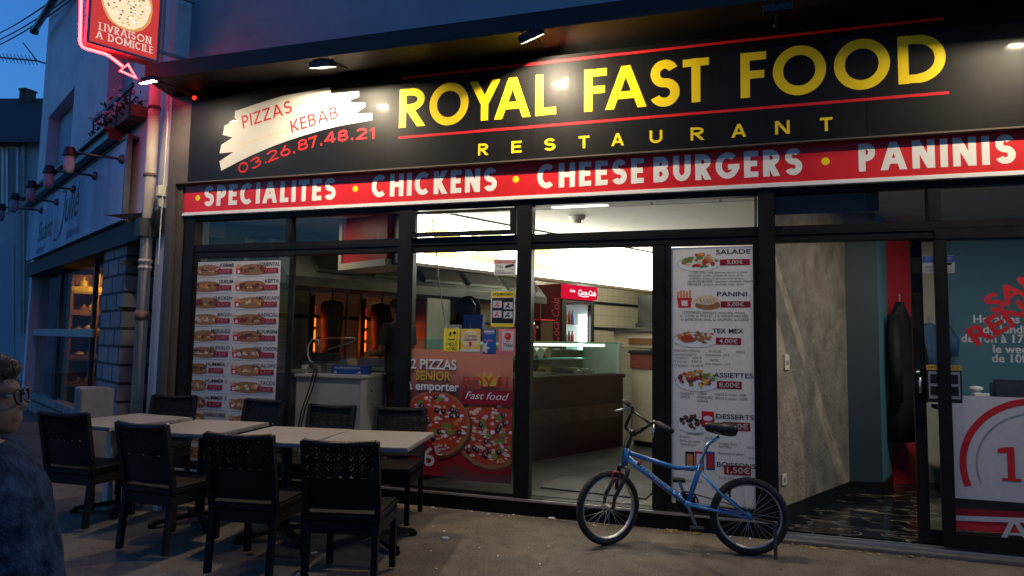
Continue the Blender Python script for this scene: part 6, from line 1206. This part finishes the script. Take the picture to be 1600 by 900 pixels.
prof = [(0, .014, .020), (.06, .022, .030), (.35, .030, .036), (.60, .055, .042), (.82, .078, .046), (.95, .075, .040), (1, .05, .024)]
for q, hw, hh in prof:
    c = s0.lerp(s1, q) + Vector((0, 0, .004 + .016 * abs(q - .45)))
    for k in range(n): a = 2 * math.pi * k / n; vs.append(c + BL * hw * math.cos(a) + Vector((0, 0, hh * math.sin(a) * (1 if math.sin(a) > 0 else 1.3))))
m.add(vs, [(i * n + k, i * n + (k + 1) % n, (i + 1) * n + (k + 1) % n, (i + 1) * n + k) for i in range(len(prof) - 1) for k in range(n)] + [tuple(range(n))[::-1], tuple((len(prof) - 1) * n + k for k in range(n))]); so = m.build('saddle', 'saddle_black', bk, smooth=True)
m = MB()
for s in (-1, 1): m.tube([s0.lerp(s1, .12) + BL * s * .012, s0.lerp(s1, .4) + BL * s * .025 - Vector((0, 0, .03)), s0.lerp(s1, .9) + BL * s * .04 - Vector((0, 0, .02))], .004, 6)
m.build('saddle_rail', 'chrome', so)
m = MB(); cr_ = bb + BL * -.045
m.tube([cr_ + BF * .075 * math.cos(2 * math.pi * i / 28) + Vector((0, 0, .075 * math.sin(2 * math.pi * i / 28))) for i in range(28)], .007, 6, closed=True)
for i in range(5): a = 2 * math.pi * i / 5; m.bar(cr_, cr_ + BF * .072 * math.cos(a) + Vector((0, 0, .072 * math.sin(a))), .014, .005, up=BL)
m.tube([cr_ - BL * .004, cr_ + BL * .004], [.062, .062], 20); m.build('chainring', 'bar_black', bk)
m = MB(); rs = RC - BL * .05
m.tube([cr_ + Vector((0, 0, .076)), rs + Vector((0, 0, .032))], .005, 6); m.tube([cr_ - Vector((0, 0, .076)), rs - Vector((0, 0, .032))], .005, 6); m.tube([rs + BF * .032 * math.cos(i * .45) + Vector((0, 0, .032 * math.sin(i * .45))) for i in range(14)], .006, 6, closed=True); m.build('chain', 'wire_black', bk)
pd = Q(1087, 820) + BL * .06; pu = bb + (bb - Q(1087, 820)) - BL * .07
for a, b in ((bb + BL * .055, pd), (bb - BL * .055, pu)): m = MB(); m.bar(a, b, .022, .012, up=BL); m.build('crank', 'chrome_blue', bk)
for p, s in ((pd, 1), (pu, -1)): m = MB(); c = p + BL * s * .05; m.prism([c + BF * .045 - BL * .04 - Vector((0, 0, .011)), c - BF * .045 - BL * .04 - Vector((0, 0, .011)), c - BF * .045 + BL * .04 - Vector((0, 0, .011)), c + BF * .045 + BL * .04 - Vector((0, 0, .011))], (0, 0, .022)); m.build('pedal', 'black_plastic', bk)
m = MB(); a = RC + BL * .07; b = a - BF * .16 + Vector((0, 0, -.02)); c = b + BF * .01 + BL * .06; m.bar(a - BF * .02, b, .03, .012); m.bar(b, Vector((c.x, c.y, .02)), .025, .015); m.build('kickstand', 'fork_grey', bk)
m = MB(); b_ = Q(959, 742); m.tube([b_ + BF * .028 * math.cos(i * .52) + Vector((0, 0, .03 * math.sin(i * .52))) + L1 * .03 for i in range(12)], .006, 6, closed=True); m.tube([b_ + L1 * .03 - Vector((0, 0, .03)), b_ + L1 * .02 - Vector((0, 0, .10))], .007, 6); m.build('red_lock', 'lock_red', bk, smooth=True)
for p in (Q(965, 752), Q(1139, 763)): m = MB(); m.bar(p - BL * .04, p + BL * .04, .02, .02); m.bar(p + BL * .045, p + BL * .045 - Vector((0, 0, .05)), .014, .014); m.bar(p - BL * .045, p - BL * .045 - Vector((0, 0, .05)), .014, .014); m.build('brake_caliper', 'bar_black', bk)

# ------------------------------------------------------------------ people
mat('skin', (.24, .125, .085), .6, var=.14, scale=14, bump=.15, bscale=90, spec=.25); mat('hair_brown', (.022, .014, .010), .55, var=.5, scale=60, bump=.9, bscale=120, stretch=(1, 1, .15)); mat('trousers_dark', (.03, .035, .05), .8, var=.2); mat('apron_dark', (.02, .02, .022), .8, var=.2, scale=5)
mat('shirt_blue', (.006, .013, .03), .9, col2=(.055, .085, .13), scale=20, bump=.7, bscale=60, spec=.08)
def blob(mb, voxel, name, mt, parent, smooth=8):
    me = bpy.data.meshes.new('b'); me.from_pydata(mb.v, [], mb.f); bm = bmesh.new(); bm.from_mesh(me); bmesh.ops.recalc_face_normals(bm, faces=bm.faces); bm.to_mesh(me); bm.free()
    ob = bpy.data.objects.new('b', me); COL.objects.link(ob); r_ = ob.modifiers.new('r', 'REMESH'); r_.mode = 'VOXEL'; r_.voxel_size = voxel; s_ = ob.modifiers.new('s', 'SMOOTH'); s_.iterations = smooth; s_.factor = .5
    dg_ = bpy.context.evaluated_depsgraph_get(); em = bpy.data.meshes.new_from_object(ob.evaluated_get(dg_)); bpy.data.objects.remove(ob)
    o = MB(); o.v = [v.co.copy() for v in em.vertices]; o.f = [list(p.vertices) for p in em.polygons]; o.m = [0] * len(o.f); bpy.data.meshes.remove(em)
    return o
def frame(base, fd):
    f_ = Vector((fd.x, fd.y, 0)).normalized(); l_ = Vector((-f_.y, f_.x, 0)); M = Matrix((f_, l_, Vector((0, 0, 1)))).transposed()
    return (lambda x, y, z: base + f_ * x + l_ * y + Vector((0, 0, z))), M
def person(name, label, base, fd, ht_, shirt, trous, hair, build=1.0, lean=0.0, glasses=False, arms='down', hairlen=0):
    s = ht_ / 1.75; P0, M = frame(base, fd)
    P = lambda x, y, z: P0(x * s + lean * max(0, z - .95) * s, y * s, z * s)
    E = lambda m, x, y, z, a, b, c: m.ell(P(x, y, z), (a * s, b * s, c * s), 18, 12, rot=M)
    b_ = build; hs = 1.75 / 1.75 * (1.0 + (1.75 - ht_) * .45)          # a child's head is larger for its height
    hx = .02; hz = 1.75 - .115 * hs
    def trunk(m, g, z0=.84, z1=1.47):
        prof = [(.84, .0, .11, .155), (.92, .005, .122, .168), (1.0, .012, .122, .162), (1.10, .018, .118, .150), (1.20, .016, .116, .158), (1.30, .008, .116, .176), (1.38, -.002, .105, .182), (1.43, -.008, .085, .150), (1.47, -.008, .066, .080)]
        n = 22; base = len(m.v); R_ = [q for q in prof if z0 <= q[0] <= z1]
        for z, xo, rx_, ry_ in R_:
            m.v += [P(xo * b_ + rx_ * b_ * g * math.copysign(abs(math.cos(2 * math.pi * k / n)) ** .85, math.cos(2 * math.pi * k / n)), ry_ * g * math.copysign(abs(math.sin(2 * math.pi * k / n)) ** .85, math.sin(2 * math.pi * k / n)), z) for k in range(n)]
        fs = [[base + i * n + k, base + i * n + (k + 1) % n, base + (i + 1) * n + (k + 1) % n, base + (i + 1) * n + k] for i in range(len(R_) - 1) for k in range(n)] + [[base + k for k in range(n)][::-1], [base + (len(R_) - 1) * n + k for k in range(n)]]
        m.f += fs; m.m += [0] * len(fs)
    m = MB()
    E(m, hx - .012, 0, hz + .015 * hs, .098 * hs, .076 * hs, .100 * hs); E(m, hx + .022 * hs, 0, hz - .045 * hs, .070 * hs, .060 * hs, .068 * hs); E(m, hx + .055 * hs, 0, hz - .088 * hs, .026 * hs, .030 * hs, .020 * hs)      # skull, face, chin
    E(m, hx + .090 * hs, 0, hz - .012 * hs, .014 * hs, .010 * hs, .026 * hs); E(m, hx + .100 * hs, 0, hz - .028 * hs, .014 * hs, .014 * hs, .010 * hs)                                                        # nose
    E(m, hx + .082 * hs, 0, hz - .058 * hs, .014 * hs, .024 * hs, .008 * hs); E(m, hx + .080 * hs, 0, hz - .070 * hs, .014 * hs, .021 * hs, .009 * hs); E(m, hx + .078 * hs, 0, hz + .026 * hs, .016 * hs, .05 * hs, .012 * hs)      # lips, brow
    for sy in (-1, 1): E(m, hx - .012 * hs, sy * .080 * hs, hz - .012 * hs, .022 * hs, .008 * hs, .032 * hs)                                                                                                  # ears
    m.tube([P(hx - .025, 0, hz - .06), P(-.005, 0, 1.50 - (hs - 1) * .2), P(-.01, 0, 1.36)], [.056 * s * hs, .060 * s, .075 * s], 14)
    trunk(m, 1.0)
    hands = []
    for sy in (-1, 1):
        sh_ = P(0, sy * .18, 1.40)
        if arms == 'down': el, wr, hn = P(-.02, sy * .235, 1.12), P(.07, sy * .225, .90), P(.10, sy * .215, .82)
        else: el, wr, hn = P(.06, sy * .24, 1.14), P(.28, sy * .16, 1.10), P(.35, sy * .14, 1.10)
        m.ell(sh_, .062 * s, 12, 8); m.tube([sh_, el, wr], [.055 * s, .042 * s, .029 * s], 12); m.ell(hn, (.042 * s, .022 * s, .045 * s), 10, 7, rot=M); m.tube([wr, hn], [.027 * s, .03 * s], 10)
        d = (hn - wr).normalized(); sd = P0(0, 1, 0) - P0(0, 0, 0); fwd_ = P0(1, 0, 0) - P0(0, 0, 0); side = fwd_ if arms == 'down' else sd
        for q, ln in ((-.027, .066), (-.009, .078), (.009, .074), (.027, .058)):
            a = hn + side * q * s + d * .02 * s; k1 = a + d * ln * .5 * s; m.tube([a, k1, k1 + (d * .42 - sd * sy * .25) * ln * s], [.011 * s, .010 * s, .008 * s], 8)
        a = hn + side * .03 * s - d * .02 * s; m.tube([a, a + side * .03 * s + d * .03 * s, a + side * .035 * s + d * .06 * s], [.013 * s, .011 * s, .009 * s], 8)
        m.tube([P(0, sy * .085, .92), P(.01, sy * .095, .50), P(-.01, sy * .10, .09)], [.085 * s * b_, .058 * s, .042 * s], 14); E(m, .05, sy * .10, .045, .12, .045, .042)
    lo = min(v.z for v in m.v); body = blob(m, .0075 if glasses else .012, 'person', 'skin', None, 5)
    root = solo('person', body, 'skin', label, 'person', smooth=True); o0 = ORG[root]
    def part(mb, nm, mt, vox=.012, it=6):
        q = blob(mb, vox, nm, mt, None, it)
        if nm in ('shirt', 'trousers'):                            # hanging folds in the cloth
            c = P0(0, 0, 0)
            for v in q.v:
                d = Vector((v.x - c.x, v.y - c.y, 0))
                if d.length > 1e-4: v += d.normalized() * (.010 * noise.noise(Vector((v.x * 11, v.y * 11, v.z * 4))) + .006 * noise.noise(Vector((v.x * 25, v.y * 25, v.z * 15 + 4))))
        if nm == 'hair':                                           # short locks lying back over the skull
            g = random.Random(4); base_ = list(q.v); cc = P(hx - .02, 0, hz + .02)
            for k in range(900):
                v = g.choice(base_); nrm = (v - cc).normalized(); t_ = (P0(-1, 0, 0) - P0(0, 0, 0)) * .5 + Vector((g.uniform(-.5, .5), g.uniform(-.5, .5), -.55)); t_ = (t_ - nrm * t_.dot(nrm)).normalized(); sd = nrm.cross(t_) * .0022; a = v - nrm * .002; l = g.uniform(.012, .022)
                q.add([a - sd, a + sd, a + t_ * l * .6 + nrm * .0035 + sd * .7, a + t_ * l + nrm * .001, a + t_ * l * .6 + nrm * .0035 - sd * .7], [(0, 1, 2, 3, 4)])
        return q.build(nm, mt, root, smooth=True)
    m = MB(); trunk(m, 1.09)
    for sy in (-1, 1):
        sh_ = P(0, sy * .18, 1.40); el = P(-.02, sy * .235, 1.12) if arms == 'down' else P(.06, sy * .24, 1.14); m.ell(sh_, .078 * s, 12, 8); m.tube([sh_, sh_.lerp(el, .72)], [.074 * s, .070 * s], 12)
    part(m, 'shirt', shirt, .009, 10)
    m = MB(); E(m, 0, 0, .93, .118 * b_, .165, .10)
    for sy in (-1, 1): m.tube([P(0, sy * .088, .92), P(.01, sy * .095, .50), P(-.01, sy * .10, .09)], [.098 * s * b_, .074 * s, .062 * s], 14)
    part(m, 'trousers', trous)
    m = MB()
    for sy in (-1, 1): E(m, .05, sy * .10, .048, .135, .053, .05)
    part(m, 'shoe', 'black_plastic')
    if hair:
        m = MB(); E(m, hx - .024, 0, hz + .036 * hs, .104 * hs, .086 * hs, .092 * hs); E(m, hx + .02 * hs, 0, hz + .075 * hs, .085 * hs, .072 * hs, .045 * hs); E(m, hx - .06 * hs, 0, hz - .02 * hs, .062 * hs, .072 * hs, .07 * hs)
        g = random.Random(2)
        for k in range(0):
            a, q = g.uniform(0, 6.28), g.uniform(.0, 1.1); E(m, hx - .018 + .10 * hs * math.sin(q) * math.cos(a), .084 * hs * math.sin(q) * math.sin(a), hz + .034 * hs + .092 * hs * math.cos(q), .02, .016, .013)
        part(m, 'hair', hair, .006, 2)
    m = MB()
    for sy in (-1, 1): E(m, hx + .071 * hs, sy * .030 * hs, hz + .004 * hs, .012 * hs, .014 * hs, .010 * hs)
    m.build('eye', 'print_grey', root, smooth=True)
    if glasses:
        m = MB()
        for sy in (-1, 1):
            c = (hx + .104 * hs, sy * .034 * hs, hz + .0 * hs); m.tube([P(c[0] - .006 * abs(math.cos(i * .449)), c[1] + .030 * hs * math.cos(i * .449), c[2] + .021 * hs * math.sin(i * .449)) for i in range(14)], .0032, 6, closed=True)
            m.tube([P(c[0] - .004, sy * .066 * hs, hz + .012 * hs), P(hx + .04, sy * .080 * hs, hz + .012 * hs), P(hx - .02, sy * .084 * hs, hz + .008 * hs), P(hx - .04, sy * .080 * hs, hz - .015 * hs)], .0034, 6)
        m.tube([P(hx + .103 * hs, .008, hz + .006), P(hx + .106 * hs, 0, hz + .01), P(hx + .103 * hs, -.008, hz + .006)], .003, 6); go = m.build('glasses', 'black_plastic', root, smooth=True)
        for sy in (-1, 1): m = MB(); m.poly([P(hx + .100 * hs, sy * .034 * hs + .028 * hs * math.cos(i * .449), hz + .019 * hs * math.sin(i * .449)) for i in range(14)]); m.build('lens', 'lens_clear', go)
    return root
hp = CAMPOS + ray(20, 606) * 1.78; fd = _rt * .93 + _fw * .36
person('person', 'person with short dark hair and glasses in a blue patterned shirt beside the tables', Vector((hp.x, hp.y, 0)), fd, 1.41, 'shirt_blue', 'trousers_dark', 'hair_brown', 1.3, -.16, True)
cp = F(628, 500, -(7.45 - D))
person('person', 'dark clothed cook bending at the kebab grills behind the post', Vector((cp.x, cp.y, .15)), Vector((-.9, .35, 0)), 1.80, 'apron_dark', 'apron_dark', 'hair_brown', 1.15, .10, False, 'front')

# ------------------------------------------------------------------ litter on the pavement
rng = random.Random(21)
m = MB()
for k in range(46):
    px = rng.choice((rng.uniform(1225, 1560), rng.uniform(1040, 1110), rng.uniform(1225, 1420))); x = F(px, 860).x; y = D - .11 - abs(rng.gauss(0, .05)) if px > 1200 else D - .03 - abs(rng.gauss(0, .03)); a = rng.uniform(0, 6.28); l = rng.uniform(.012, .03); z = .006
    c = Vector((x, y, z)); u = Vector((math.cos(a), math.sin(a), rng.uniform(-.2, .2))); v = Vector((-math.sin(a), math.cos(a), rng.uniform(-.2, .2))); m.add([c - u * l, c - v * l * .5 + Vector((0, 0, .004)), c + u * l, c + v * l * .5 + Vector((0, 0, .004)), c + Vector((0, 0, -.004))], [(0, 1, 2, 3)])
o = m.build('fallen_leaves', 'leaf_litter'); o['kind'] = 'stuff'; tag(o, 'dry brown leaf scraps along the shop step', 'leaves')
m = MB()
for k in range(60):
    x = rng.uniform(-2.7, .3); y = rng.choice((D - .04 - abs(rng.gauss(0, .04)), rng.uniform(3.6, 5.5))); c = Vector((x, y, .004)); a = rng.uniform(0, 6.28); l = rng.uniform(.004, .013); u = Vector((math.cos(a), math.sin(a), 0)) * l; v = Vector((-math.sin(a), math.cos(a), .2)) * l * .6; m.prism([c - u - v, c + u - v, c + u + v, c - u + v], (0, 0, .003))
o = m.build('paper_crumbs', 'paper_scrap'); o['kind'] = 'stuff'; tag(o, 'pale crumbs scattered on the asphalt by the step', 'crumbs')
for px, py, lab in ((861, 810, 'crumpled white paper scrap against the black step'), (694, 841, 'white paper shred on the asphalt near the corner table')):
    g = G(px, py, .01); m = MB(); m.ell(g, (.028, .014, .012), 9, 6); m.ell(g + Vector((.02, 0, 0)), (.016, .014, .014), 8, 5); solo('paper_scrap', m, 'paper_scrap', lab, 'paper')
